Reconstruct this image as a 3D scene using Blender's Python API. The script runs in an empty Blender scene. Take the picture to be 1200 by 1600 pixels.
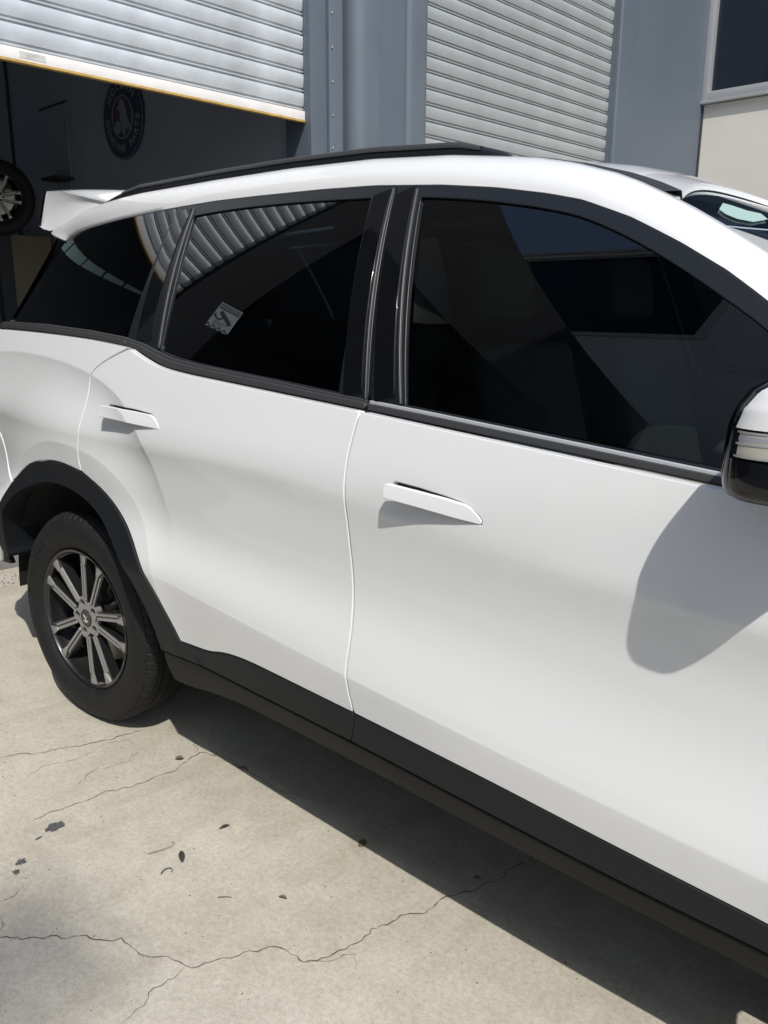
import bpy, bmesh, math, random
import numpy as np
from mathutils import Vector, Matrix
from mathutils.geometry import delaunay_2d_cdt
R = math.radians
rnd = random.Random(7)
sc = bpy.context.scene
col = sc.collection

# ------------------------------------------------------------------ camera
CP = (2.50361, -1.21135, 1.40502)
YAW, PIT, ROL, FPX = 0.73486, 0.245676, 0.006929, 1292.19
F = Vector((-math.sin(YAW)*math.cos(PIT), math.cos(YAW)*math.cos(PIT), -math.sin(PIT)))
R0 = F.cross(Vector((0, 0, 1))).normalized(); U0 = R0.cross(F)
RR = R0*math.cos(ROL)+U0*math.sin(ROL); UU = -R0*math.sin(ROL)+U0*math.cos(ROL)
cam = bpy.data.cameras.new('camera'); co = bpy.data.objects.new('camera', cam); col.objects.link(co)
m = Matrix.Identity(4)
for i in range(3):
    m[i][0] = RR[i]; m[i][1] = UU[i]; m[i][2] = -F[i]; m[i][3] = CP[i]
co.matrix_world = m
cam.sensor_fit = 'VERTICAL'; cam.sensor_height = 36; cam.sensor_width = 27
cam.lens = 36*FPX/1600; cam.clip_start = .05; cam.clip_end = 500
sc.camera = co
# ------------------------------------------------------------------ light
SUN = Vector((.59, -.46, 1)).normalized()
w = bpy.data.worlds.new('World'); sc.world = w; w.use_nodes = True
sky = w.node_tree.nodes.new('ShaderNodeTexSky'); sky.sky_type = 'NISHITA'; sky.sun_disc = False
sky.sun_elevation = math.asin(SUN.z); sky.sun_rotation = math.atan2(SUN.x, SUN.y)
sky.dust_density = 1.5; sky.air_density = 1.0
w.node_tree.links.new(sky.outputs[0], w.node_tree.nodes['Background'].inputs[0])
w.node_tree.nodes['Background'].inputs[1].default_value = .15
sl = bpy.data.lights.new('sun', 'SUN'); sl.energy = 2.75; sl.angle = R(.55); sl.color = (1, .955, .88)
so = bpy.data.objects.new('sun', sl); col.objects.link(so); so.location = (5, -5, 9)
so.rotation_euler = SUN.to_track_quat('Z', 'Y').to_euler()
sc.view_settings.view_transform = 'Standard'; sc.view_settings.look = 'None'
sc.view_settings.gamma = 1; sc.view_settings.use_curve_mapping = False
sc.view_settings.exposure = .65

# ------------------------------------------------------------------ materials
def mat(name, base=(.5, .5, .5), rough=.5, metal=0., coat=0., spec=.5, noise=None, bump=None, coat_rough=.02):
    """noise=(scale, amount, detail): albedo variation; bump=(scale, strength, dist)"""
    M = bpy.data.materials.new(name); M.use_nodes = True
    nt = M.node_tree; b = nt.nodes['Principled BSDF']
    b.inputs['Base Color'].default_value = (*base, 1); b.inputs['Roughness'].default_value = rough
    b.inputs['Metallic'].default_value = metal; b.inputs['Coat Weight'].default_value = coat
    b.inputs['Coat Roughness'].default_value = coat_rough; b.inputs['Coat IOR'].default_value = 1.6; b.inputs['Specular IOR Level'].default_value = spec
    tc = nt.nodes.new('ShaderNodeTexCoord')
    if noise:
        n = nt.nodes.new('ShaderNodeTexNoise'); n.inputs['Scale'].default_value = noise[0]
        n.inputs['Detail'].default_value = noise[2] if len(noise) > 2 else 6
        nt.links.new(tc.outputs['Object'], n.inputs['Vector'])
        r = nt.nodes.new('ShaderNodeValToRGB')
        r.color_ramp.elements[0].position = .3; r.color_ramp.elements[1].position = .7
        a = noise[1]
        r.color_ramp.elements[0].color = (*[c*(1-a) for c in base], 1)
        r.color_ramp.elements[1].color = (*[min(1, c*(1+a)) for c in base], 1)
        nt.links.new(n.outputs[0], r.inputs[0]); nt.links.new(r.outputs[0], b.inputs['Base Color'])
        mr = nt.nodes.new('ShaderNodeMapRange'); mr.inputs[3].default_value = max(.02, rough*(1-a*.8)); mr.inputs[4].default_value = min(1, rough*(1+a*.8))
        nt.links.new(n.outputs[0], mr.inputs[0]); nt.links.new(mr.outputs[0], b.inputs['Roughness'])
    if bump:
        n2 = nt.nodes.new('ShaderNodeTexNoise'); n2.inputs['Scale'].default_value = bump[0]; n2.inputs['Detail'].default_value = 5
        nt.links.new(tc.outputs['Object'], n2.inputs['Vector'])
        bp = nt.nodes.new('ShaderNodeBump'); bp.inputs['Strength'].default_value = bump[1]; bp.inputs['Distance'].default_value = bump[2]
        nt.links.new(n2.outputs[0], bp.inputs['Height']); nt.links.new(bp.outputs[0], b.inputs['Normal'])
    return M
def glass_mat(name, tint, ior=1.5, rough=0.):
    M = bpy.data.materials.new(name); M.use_nodes = True; nt = M.node_tree
    nt.nodes.remove(nt.nodes['Principled BSDF'])
    f = nt.nodes.new('ShaderNodeFresnel'); f.inputs[0].default_value = ior
    t = nt.nodes.new('ShaderNodeBsdfTransparent'); t.inputs[0].default_value = (*tint, 1)
    g = nt.nodes.new('ShaderNodeBsdfGlossy'); g.inputs['Roughness'].default_value = rough; g.inputs[0].default_value = (.95, .97, 1, 1)
    x = nt.nodes.new('ShaderNodeMixShader')
    nt.links.new(f.outputs[0], x.inputs[0]); nt.links.new(t.outputs[0], x.inputs[1]); nt.links.new(g.outputs[0], x.inputs[2])
    nt.links.new(x.outputs[0], nt.nodes['Material Output'].inputs[0])
    return M
M = {}
M['white'] = mat('white_car_paint', (.645, .655, .66), .55, 0, 1.0, .35, coat_rough=.015)
M['gloss'] = mat('gloss_black', (.004, .0045, .006), .04)
M['frame'] = mat('satin_black_frame', (.009, .011, .014), .36, spec=.42)
M['clad'] = mat('black_moulded_plastic', (.0065, .008, .0105), .58, spec=.32, bump=(900, .25, .0006), noise=(8, .12))
M['trim'] = mat('dark_grey_belt_trim', (.045, .046, .048), .45, .2)
M['chrome'] = mat('bright_metal_lip', (.55, .56, .57), .42, .55)
M['bead'] = mat('grey_pillar_bead', (.055, .057, .06), .35, .2)
M['rubber'] = mat('seal_rubber', (.012, .012, .013), .6)
M['sillclad'] = mat('sill_black_plastic', (.0035, .004, .005), .62, spec=.3, bump=(900, .25, .0006), noise=(8, .12))
M['tyre'] = mat('tyre_rubber', (.0075, .0078, .0085), .68, spec=.35, noise=(30, .25), bump=(500, .2, .0006))
M['rimdark'] = mat('dark_wheel_paint', (.014, .014, .015), .32, .3, .4)
M['rimcut'] = mat('machined_wheel_face', (.33, .33, .33), .38, .6, noise=(60, .06))
M['disc'] = mat('brake_steel', (.35, .34, .33), .4, 1)
M['under'] = mat('underbody_black', (.003, .003, .0035), .95)
M['tint'] = glass_mat('privacy_glass', (.012, .02, .026))
M['tint2'] = glass_mat('front_side_glass', (.045, .055, .06))
M['clearglass'] = glass_mat('windscreen_glass', (.55, .62, .62))
M['lens'] = mat('clear_indicator_lens', (.52, .50, .44), .2, .15, 1)
M['redlens'] = mat('tail_lamp_red', (.09, .006, .008), .12, 0, 1)
M['seat'] = mat('beige_seat_leather', (.30, .28, .245), .6, noise=(30, .06))
M['trimint'] = mat('cabin_black_trim', (.03, .03, .032), .7)
M['sticker'] = mat('painted_reflection_grey', (.055, .062, .07), .4)  # grey of the sign reflection painted on the rear door glass
M['stickerdark'] = mat('painted_reflection_black', (.004, .005, .007), .4)
M['greenstick'] = mat('pale_green_paper', (.26, .37, .34), .6)
M['slat'] = mat('galvanised_slat', (.50, .525, .54), .5, .3, noise=(5, .14), bump=(60, .08, .002))
M['slat2'] = mat('painted_grey_slat', (.325, .348, .352), .45, .2, noise=(3, .08), bump=(60, .06, .002))
M['rail'] = mat('white_bottom_rail', (.72, .69, .66), .5, noise=(9, .06))
M['brass'] = mat('yellowed_rubber_strip', (.46, .30, .085), .55, noise=(20, .2))
M['bluegrey'] = mat('blue_grey_wall_paint', (.086, .106, .131), .55, noise=(1.3, .05), bump=(140, .12, .002))
M['bluegrey2'] = mat('blue_grey_pipe_paint', (.102, .122, .148), .42, noise=(3, .05))
M['beige'] = mat('pale_render_panel', (.52, .505, .47), .8, noise=(.9, .05), bump=(200, .12, .002))
M['oppwall'] = mat('off_white_cladding', (.78, .765, .73), .8, noise=(.9, .04))
M['alu'] = mat('anodised_window_frame', (.55, .56, .57), .38, .6)
M['dimglass'] = mat('dark_window_glass', (.009, .014, .021), .06)
M['intwall'] = mat('workshop_inside_wall', (.30, .325, .37), .85, noise=(1.5, .08))
M['slab'] = mat('workshop_slab', (.16, .155, .15), .7, noise=(2, .2))
M['navy'] = mat('sign_navy', (.022, .038, .070), .5)
M['signletter'] = mat('sign_letter_grey', (.22, .25, .28), .5)
M['signred'] = mat('sign_dark_red', (.07, .035, .04), .5)
M['machine'] = mat('machine_tan_paint', (.22, .18, .12), .5)
M['alloygrey'] = mat('dull_alloy', (.34, .35, .40), .5, .2)
M['crack'] = mat('crack_shadowed_gap', (.075, .066, .052), 1)
M['oil'] = mat('dried_tar_spot', (.07, .07, .07), .8, noise=(120, .4))
M['leaf'] = mat('dry_leaf_brown', (.12, .085, .055), .8)
M['twig'] = mat('dark_twig', (.035, .03, .027), .8)
M['gravelm'] = mat('grit', (.20, .18, .17), .9, noise=(60, .5))
M['roofdark'] = mat('dark_soffit', (.03, .032, .035), .8)
M['offwhite'] = mat('white_door_frame_paint', (.6, .6, .58), .5)

def concrete():
    Mx = bpy.data.materials.new('old_concrete'); Mx.use_nodes = True; nt = Mx.node_tree; b = nt.nodes['Principled BSDF']
    tc = nt.nodes.new('ShaderNodeTexCoord')
    def noise(scale, detail=6, rough=.6, dist=0., loc=(0, 0, 0), sc_=(1, 1, 1)):
        mp = nt.nodes.new('ShaderNodeMapping'); mp.inputs['Location'].default_value = loc; mp.inputs['Scale'].default_value = sc_
        nt.links.new(tc.outputs['Object'], mp.inputs[0])
        n = nt.nodes.new('ShaderNodeTexNoise'); n.inputs['Scale'].default_value = scale; n.inputs['Detail'].default_value = detail
        n.inputs['Roughness'].default_value = rough; n.inputs['Distortion'].default_value = dist
        nt.links.new(mp.outputs[0], n.inputs['Vector']); return n.outputs[0]
    def ramp(src, a, b_, ca, cb):
        r = nt.nodes.new('ShaderNodeValToRGB'); r.color_ramp.elements[0].position = a; r.color_ramp.elements[1].position = b_
        r.color_ramp.elements[0].color = (*ca, 1); r.color_ramp.elements[1].color = (*cb, 1); nt.links.new(src, r.inputs[0]); return r.outputs[0]
    def mul(a, b_, f=1.):
        x = nt.nodes.new('ShaderNodeMix'); x.data_type = 'RGBA'; x.blend_type = 'MULTIPLY'; x.inputs[0].default_value = f
        nt.links.new(a, x.inputs[6]); nt.links.new(b_, x.inputs[7]); return x.outputs[2]
    c = ramp(noise(1.7, 8, .62, .6), .34, .66, (.402, .376, .314), (.470, .444, .380))
    c = mul(c, ramp(noise(9, 8, .7, .4, (3, 1, 0)), .3, .62, (.88, .875, .86), (1.04, 1.04, 1.04)))
    c = mul(c, ramp(noise(75, 4, .7, 0, (7, 2, 0)), .36, .60, (.86, .85, .84), (1.03, 1.03, 1.03)))
    c = mul(c, ramp(noise(330, 2, .6), .33, .50, (.80, .79, .77), (1.0, 1.0, 1.0)))
    c = mul(c, ramp(noise(3.2, 5, .6, 1.4, (1, 5, 0), (1, .28, 1)), .52, .60, (1, 1, 1), (.93, .925, .91)))
    nt.links.new(c, b.inputs['Base Color'])
    b.inputs['Roughness'].default_value = .86; b.inputs['Specular IOR Level'].default_value = .3
    s = nt.nodes.new('ShaderNodeMath'); s.operation = 'MULTIPLY_ADD'; s.inputs[1].default_value = 2.2
    nt.links.new(noise(14, 7, .65, .3), s.inputs[0]); nt.links.new(noise(190, 4, .7), s.inputs[2])
    bp = nt.nodes.new('ShaderNodeBump'); bp.inputs['Strength'].default_value = .55; bp.inputs['Distance'].default_value = .0022
    nt.links.new(s.outputs[0], bp.inputs['Height']); nt.links.new(bp.outputs[0], b.inputs['Normal'])
    return Mx
M['concrete'] = concrete()

# ------------------------------------------------------------------ helpers
def tag(o, label=None, category=None, group=None, kind=None):
    if label: o['label'] = label
    if category: o['category'] = category
    if group: o['group'] = group
    if kind: o['kind'] = kind
    return o
def empty(name, loc=(0, 0, 0), parent=None, rot=(0, 0, 0), **k):
    o = bpy.data.objects.new(name, None); o.empty_display_size = .1; col.objects.link(o)
    o.location = loc; o.rotation_euler = rot; o.parent = parent
    return tag(o, **k)
def link(name, me, material, parent=None, **k):
    if material is not None and not me.materials: me.materials.append(material)
    o = bpy.data.objects.new(name, me); col.objects.link(o); o.parent = parent
    return tag(o, **k)
def mesh(name, v, f, material, parent=None, smooth=False, normals=None, **k):
    me = bpy.data.meshes.new(name); me.from_pydata([tuple(map(float, p)) for p in v], [], f); me.update()
    if smooth or normals is not None: me.polygons.foreach_set('use_smooth', [True]*len(me.polygons))
    if normals is not None: me.normals_split_custom_set_from_vertices([tuple(map(float, n)) for n in normals])
    return link(name, me, material, parent, **k)
def box_vf(x0, x1, y0, y1, z0, z1):
    v = [(x, y, z) for x in (x0, x1) for y in (y0, y1) for z in (z0, z1)]
    return v, [(0, 1, 3, 2), (4, 6, 7, 5), (0, 4, 5, 1), (2, 3, 7, 6), (0, 2, 6, 4), (1, 5, 7, 3)]
def bev(me, wd, seg=2):
    bm = bmesh.new(); bm.from_mesh(me)
    bmesh.ops.bevel(bm, geom=list(bm.edges), offset=wd, segments=seg, affect='EDGES', profile=.6)
    bm.to_mesh(me); bm.free()
    me.polygons.foreach_set('use_smooth', [True]*len(me.polygons)); 
    return me
def box(name, b, material, parent=None, bevel=0, **k):
    v, f = box_vf(*b); me = bpy.data.meshes.new(name); me.from_pydata(v, [], f); me.update()
    bm = bmesh.new(); bm.from_mesh(me); bmesh.ops.recalc_face_normals(bm, faces=bm.faces); bm.to_mesh(me); bm.free()
    if bevel:
        bev(me, bevel); 
        try: me.set_sharp_from_angle(angle=R(50))
        except Exception: pass
    return link(name, me, material, parent, **k)
def prism(name, pts, ax, a0, a1, material, parent=None, smooth_ang=None, bevel=0, **k):
    """extrude 2D polygon pts along axis ax between a0,a1; 2D coords are the two other axes in order"""
    o3 = {0: lambda p, a: (a, p[0], p[1]), 1: lambda p, a: (p[0], a, p[1]), 2: lambda p, a: (p[0], p[1], a)}[ax]
    n = len(pts); v = [o3(p, a0) for p in pts]+[o3(p, a1) for p in pts]
    f = [tuple(range(n)), tuple(range(2*n-1, n-1, -1))]+[(i, i+n, (i+1) % n+n, (i+1) % n) for i in range(n)]
    me = bpy.data.meshes.new(name); me.from_pydata(v, [], f); me.update()
    bm = bmesh.new(); bm.from_mesh(me); bmesh.ops.recalc_face_normals(bm, faces=bm.faces)
    if bevel: bmesh.ops.bevel(bm, geom=list(bm.edges), offset=bevel, segments=2, affect='EDGES', profile=.6)
    bm.to_mesh(me); bm.free()
    if bevel or smooth_ang:
        me.polygons.foreach_set('use_smooth', [True]*len(me.polygons)); me.set_sharp_from_angle(angle=R(smooth_ang or 40))
    return link(name, me, material, parent, **k)
def grid(name, P, material, parent=None, closeu=False, flip=False, smooth=True, **k):
    """P[i][j] -> 3D point"""
    nu, nv = len(P), len(P[0]); v = [p for r in P for p in r]; f = []
    for i in range(nu if closeu else nu-1):
        for j in range(nv-1):
            a, b, c, d = i*nv+j, ((i+1) % nu)*nv+j, ((i+1) % nu)*nv+j+1, i*nv+j+1
            f.append((a, d, c, b) if flip else (a, b, c, d))
    return mesh(name, v, f, material, parent, smooth, **k)
def revolve(name, prof, n, material, parent=None, c=(0, 0), ang0=0, ang1=2*math.pi, mod=None, smooth=True, sharp=None, **k):
    """prof: (y, r) revolved round the y axis through (x=c0, z=c1)"""
    full = abs(ang1-ang0-2*math.pi) < 1e-6; N = n if full else n+1; P = []
    for i in range(N):
        a = ang0+(ang1-ang0)*i/n
        P.append([(c[0]+(r_)*math.cos(a), y, c[1]+r_*math.sin(a)) for y, r_ in ([(y, mod(i, y, r)) for y, r in prof] if mod else prof)])
    o = grid(name, P, material, parent, closeu=full, smooth=smooth, **k)
    if sharp: o.data.set_sharp_from_angle(angle=R(sharp))
    return o
def tube(name, pts, rad, material, parent=None, n=10, **k):
    P = []; pts = [Vector(p) for p in pts]; up = Vector((0.1, 0.2, 1)).normalized()
    for i, p in enumerate(pts):
        t = (pts[min(i+1, len(pts)-1)]-pts[max(i-1, 0)]).normalized()
        a = t.cross(up).normalized(); b = a.cross(t)
        r_ = rad[i] if isinstance(rad, (list, tuple)) else rad
        P.append([p+(a*math.cos(2*math.pi*j/n)+b*math.sin(2*math.pi*j/n))*r_ for j in range(n+1)])
    return grid(name, P, material, parent, **k)
def interp(x, tab):
    xs = [t[0] for t in tab]; return tuple(float(np.interp(x, xs, [t[i] for t in tab])) for i in range(1, len(tab[0])))

# ------------------------------------------------------------------ body side surfaces of the car
ZK = [.20, .47, .535, .5545, .5575, .60, .66, .74, .84, .94, .970, .985, 1.04, 1.10, 1.20, 1.34]
TK = [-7, -7, -6, -6, 9, 14, 13, 7, -1, -6, -5, 3, 9, 15, 20, 22]
_z = np.linspace(.15, 1.4, 1001)
_tk = np.interp(_z, ZK, TK); _tk = np.convolve(np.pad(_tk, 3, mode='edge'), np.ones(7)/7, mode='valid')
_t = np.tan(np.radians(_tk)); _yy = np.concatenate([[0], np.cumsum((_t[1:]+_t[:-1])/2*(_z[1]-_z[0]))]); _yy -= np.interp(.92, _z, _yy)
_yl = _yy.tolist()
def ss(a, b, x):
    t = min(1., max(0., (x-a)/(b-a))); return t*t*(3-2*t)
def prof(z):
    q = (z-.15)/1.25*1000; q = min(999.999, max(0, q)); i = int(q); return _yl[i]+(_yl[i+1]-_yl[i])*(q-i)
def plan(x):
    return .018*(x-1.3)**2 if x < 1.3 else .03*(x-1.3)**2+.02*max(0, x-2.9)**2
# haunch crease over the rear wheel: (x, z, strength)
HC = [(-1.2, 1.17, 1), (-.6, 1.235, 1), (-.31, 1.238, 1), (-.05, 1.222, 1), (.12, 1.200, 1), (.23, 1.178, 1), (.34, 1.145, 1), (.43, 1.095, .95), (.50, 1.035, .80), (.555, .96, .52), (.60, .87, .28), (.65, .76, .1), (.69, .66, 0)]
def _chk(P, it=2):
    for _ in range(it):
        o = [P[0]]
        for a, b in zip(P, P[1:]): o += [tuple(a[i]*.75+b[i]*.25 for i in range(3)), tuple(a[i]*.25+b[i]*.75 for i in range(3))]
        P = o+[P[-1]]
    return P
HC = _chk(HC, 1)
HP = [(h[0], h[1]) for h in HC]+[(.69, .0), (-1.2, 0)]
def haunch(x, z):
    if x > .70 or z > 1.25: return 0.
    c = False; j = len(HP)-1
    for i in range(len(HP)):
        xi, zi = HP[i]; xj, zj = HP[j]
        if (zi > z) != (zj > z) and x < (xj-xi)*(z-zi)/(zj-zi)+xi: c = not c
        j = i
    if not c: return 0.
    best = 9; st = 0
    for (x0, z0, s0), (x1, z1, s1) in zip(HC, HC[1:]):
        dx, dz = x1-x0, z1-z0; t = ((x-x0)*dx+(z-z0)*dz)/(dx*dx+dz*dz); t = min(1, max(0, t))
        d = math.hypot(x-x0-dx*t, z-z0-dz*t)
        if d < best: best = d; st = s0+(s1-s0)*t
    r_ = math.hypot(x, z-.37)
    return .030*st*(1-math.exp(-best/.10))*ss(.60, .86, r_)
def S(x, z):
    k = .093*(2.2-min(2.4, max(.6, x)))/1.23
    z2 = z-k*(1-ss(.68, .93, z))+.10*(min(2.3, max(1., x))-1.6)*math.exp(-((z-.98)/.09)**2)
    y = prof(z2)+plan(x)+haunch(x, z)
    r_ = math.hypot(x, z-.37)
    if r_ < .95: y -= .045*math.exp(-((max(r_, .605+.05*ss(0, .5, x))-.44)/.15)**2)
    r_ = math.hypot(x-2.84, z-.37)
    if r_ < .95: y -= .045*ss(2.15, 2.5, x)*math.exp(-((max(r_, .61)-.44)/.15)**2)
    return y
def G(x, z):
    h = z-1.19
    return .075+h*math.tan(R(17))+h*h*.30+plan(x)+.12*max(0, .35-x)**2*(.3+max(0, h))
YC = .945      # centre line of the car
def resample(pts, d, closed=True):
    out = []; n = len(pts)
    for i in range(n if closed else n-1):
        a, b = Vector(pts[i]), Vector(pts[(i+1) % n]); k = max(1, round((b-a).length/d))
        out += [a.lerp(b, j/k) for j in range(k)]
    if not closed: out.append(Vector(pts[-1]))
    return out
def smoothpoly(pts, sharp=32, it=2):
    """Chaikin-like rounding of gentle corners only"""
    pts = [Vector(p) for p in pts]
    for _ in range(it):
        o = []; n = len(pts)
        for i in range(n):
            a, b, c = pts[i-1], pts[i], pts[(i+1) % n]
            u, v = (b-a), (c-b)
            if u.length < 1e-6 or v.length < 1e-6: continue
            if u.angle(v) > R(sharp) : o.append(b)
            else: o += [b.lerp(a, .25), b.lerp(c, .25)]
        pts = o
    return pts
def area(p): return .5*sum(p[i][0]*p[(i+1) % len(p)][1]-p[(i+1) % len(p)][0]*p[i][1] for i in range(len(p)))
def inset(p, d):
    n = len(p); o = []
    for i in range(n):
        u = (p[i]-p[i-1]).normalized(); v = (p[(i+1) % n]-p[i]).normalized()
        nu, nv = Vector((-u.y, u.x)), Vector((-v.y, v.x)); b = nu+nv
        b = b.normalized() if b.length > 1e-6 else nu
        k = 1/max(.45, b.dot(nu)); o.append(p[i]+b*d*k)
    return o
def outdirs(p):
    n = len(p); o = []
    for i in range(n):
        t = (p[(i+1) % n]-p[i-1]).normalized(); o.append(Vector((t.y, -t.x)))
    return o
def inside(pt, poly):
    x, y = pt; c = False; n = len(poly); j = n-1
    for i in range(n):
        xi, yi = poly[i]; xj, yj = poly[j]
        if (yi > y) != (yj > y) and x < (xj-xi)*(y-yi)/(yj-yi)+xi: c = not c
        j = i
    return c
def panel(name, outline, fn, material, parent, ins=.0045, r=.0026, depth=.016, off=0., d=.028, holes=(), side=1, round_=True, edge=True, creases=(), hole_sharp=False, **k):
    """sheet cut to an (x, z) outline lying on y = fn(x, z), edges rolled inwards"""
    o = smoothpoly(outline) if round_ else [Vector(p) for p in outline]
    o = resample(o, d*.6)
    o = [p for i, p in enumerate(o) if (p-o[i-1]).length > 1e-4]
    if area(o) < 0: o.reverse()
    o = inset(o, ins)
    hs = []
    for h in holes:
        h = resample(smoothpoly(h) if round_ and not hole_sharp else [Vector(p) for p in h], d*.6)
        if area(h) < 0: h.reverse()
        hs.append(h)
    V2 = []; E = []; loops = [o]+hs
    for lp in loops:
        s = len(V2); V2 += lp; E += [(s+i, s+(i+1) % len(lp)) for i in range(len(lp))]
    arr = np.array([tuple(p) for p in V2]); x0, z0 = arr.min(0); x1, z1 = arr.max(0)
    for cr in creases:
        cr = resample(cr, .012, False)
        for sd in (-.0035, .0035):
            prev = None
            for i, p in enumerate(cr):
                t = (cr[min(i+1, len(cr)-1)]-cr[max(i-1, 0)]).normalized(); q = p+Vector((-t.y, t.x))*sd
                ok = inside(q, o) and not any(inside(q, h) for h in hs) and ((arr-[q.x, q.y])**2).sum(1).min() > .004**2
                if ok:
                    V2.append(q)
                    if prev is not None: E.append((prev, len(V2)-1))
                    prev = len(V2)-1
                else: prev = None
    arr = np.array([tuple(p) for p in V2])
    j = 0; zz = z0+d/2
    while zz < z1:
        xx = x0+(d/2 if j % 2 else d)
        while xx < x1:
            if inside((xx, zz), o) and not any(inside((xx, zz), h) for h in hs) and ((arr-[xx, zz])**2).sum(1).min() > (d*.5)**2:
                V2.append(Vector((xx, zz)))
            xx += d
        zz += d*.87; j += 1
    res = delaunay_2d_cdt(V2, E, [list(range(len(o)))], 1, 1e-6)
    vs, fs = res[0], res[2]
    def nrm(x, z):
        e = .002; fx = (fn(x+e, z)-fn(x-e, z))/2/e; fz = (fn(x, z+e)-fn(x, z-e))/2/e
        return Vector((fx, -1, fz)).normalized()
    P = [Vector((p.x, fn(p.x, p.y)-off, p.y)) for p in vs]; N = [nrm(p.x, p.y) for p in vs]; Fc = []
    for f in fs:
        c = sum((vs[i] for i in f), Vector((0, 0)))/len(f)
        if any(inside(c, h) for h in hs): continue
        a, b, c3 = f[0], f[1], f[2]
        nn = (P[b]-P[a]).cross(P[c3]-P[a])
        Fc.append(tuple(f) if nn.y < 0 else tuple(reversed(f)))
    if edge:
        for li, lp in enumerate(loops):
            sg = 1 if li == 0 else -1
            od = [v*sg for v in outdirs(lp)]; n = len(lp)
            base = [Vector((p.x, fn(p.x, p.y)-off, p.y)) for p in lp]; bn = [nrm(p.x, p.y) for p in lp]
            prev = len(P); P += base; N += bn
            for q in (30, 60, 90, 100):
                cur = len(P)
                for i in range(n):
                    a = R(min(q, 90)); od3 = Vector((od[i].x, 0, od[i].y)); inn = -bn[i]
                    p = base[i]+od3*r*math.sin(a)+inn*(r*(1-math.cos(a)))
                    if q == 100: p += Vector((0, depth, 0))
                    P.append(p); N.append((bn[i]*math.cos(a)+od3*math.sin(a)).normalized())
                for i in range(n):
                    j2 = (i+1) % n; qd = (prev+i, cur+i, cur+j2, prev+j2)
                    Fc.append(qd if sg > 0 else tuple(reversed(qd)))
                prev = cur
    if side < 0:
        P = [Vector((p.x, 2*YC-p.y, p.z)) for p in P]; N = [Vector((p.x, -p.y, p.z)) for p in N]; Fc = [tuple(reversed(f)) for f in Fc]
    return mesh(name, P, Fc, material, parent, normals=N, **k)
KX = lambda x: .093*(2.2-min(2.4, max(.6, x)))/1.23
CR_LOW = [(x, .556+KX(x)*1.0) for x in np.linspace(.55, 2.4, 60)]
CR_H = [(h[0], h[1]) for h in HC]
CR_H = [tuple(p) for p in smoothpoly(CR_H, 60, 1)][1:-1]
CR_A = []
for a_ in range(15, 166, 3):
    r_ = .63
    for _ in range(6): r_ = .605+.05*ss(0, .5, r_*math.cos(R(a_)))
    CR_A.append((r_*math.cos(R(a_)), .37+r_*math.sin(R(a_))))
CR_MID = [(x, .9775-.10*(min(2.3, max(1., x))-1.6)) for x in np.linspace(.62, 2.35, 60)]
CRS = [CR_LOW, CR_H, CR_A, CR_MID]
def my(y, side): return y if side > 0 else 2*YC-y

# ================================================================== THE SETTING
ground = mesh('concrete_ground', [(-200, -200, 0), (200, -200, 0), (200, 200, 0), (-200, 200, 0)], [(0, 1, 2, 3)], M['concrete'], kind='structure')
def crack(pts, wd, name='crack', seed=0, m_='crack', jit=.006):
    rr = random.Random(seed); P = [Vector(p) for p in pts]; dens = []
    for a, b in zip(P, P[1:]):
        k = max(1, int((b-a).length/.012)); t = (b-a); n = Vector((-t.y, t.x)).normalized() if t.length else Vector((0, 0))
        for i in range(k): dens.append(a+t*(i/k)+n*(rr.uniform(-jit, jit) if i else 0))
    dens.append(P[-1]); V = []; Fx = []
    for i, p in enumerate(dens):
        t = (dens[min(i+1, len(dens)-1)]-dens[max(0, i-1)]).normalized(); n = Vector((-t.y, t.x))
        ed = min(1, i/4+.15, (len(dens)-1-i)/4+.15); h = wd*.62*ed*rr.uniform(.3, 1.3)/2
        V += [(p.x+n.x*h, p.y+n.y*h, .0015), (p.x-n.x*h, p.y-n.y*h, .0015)]
        if i: Fx.append((2*i-2, 2*i-1, 2*i+1, 2*i))
    return mesh(name, V, Fx, M[m_], ground)
crack([(.7, -.72), (0.795, -0.614), (0.859, -0.555), (0.923, -0.488), (0.978, -0.456), (0.998, -0.427), (1.045, -0.426), (1.082, -0.422), (1.122, -0.388), (1.154, -0.379), (1.173, -0.376), (1.197, -0.359), (1.217, -0.306), (1.236, -0.281), (1.265, -0.218), (1.289, -0.201), (1.319, -0.199), (1.357, -0.195), (1.375, -0.173), (1.398, -0.106), (1.406, -0.062), (1.397, -0.021), (1.416, 0.013), (1.418, 0.057), (1.442, 0.087), (1.458, 0.103), (1.455, 0.168), (1.477, 0.216), (1.499, 0.267), (1.516, 0.312), (1.519, 0.378), (1.55, .5)], .0045, seed=1)
crack([(1.173, -0.376), (1.181, -0.398), (1.179, -0.425), (1.176, -0.458), (1.19, -0.479), (1.2, -0.496), (1.204, -0.528), (1.206, -0.551)], .0035, seed=2)
crack([(1.357, -.195), (1.392, -.16), (1.405, -.12), (1.425, -.10), (1.45, -.13)], .0025, seed=12)
crack([(0.022, -0.277), (0.043, -0.225), (0.095, -0.172), (0.096, -0.145), (0.145, -0.06), (0.173, 0.016), (0.181, 0.069), (0.206, 0.139)], .004, seed=3)
crack([(0.417, -0.36), (0.416, -0.304), (0.432, -0.255), (0.445, -0.213), (0.436, -0.146), (0.476, -0.086), (0.479, -0.022), (0.493, 0.048), (0.464, 0.139), (0.46, 0.172), (0.51, 0.192), (0.5, 0.231)], .0042, seed=4)
crack([(0.353, 0.217), (0.41, 0.185), (0.46, 0.172)], .003, seed=5)
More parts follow.
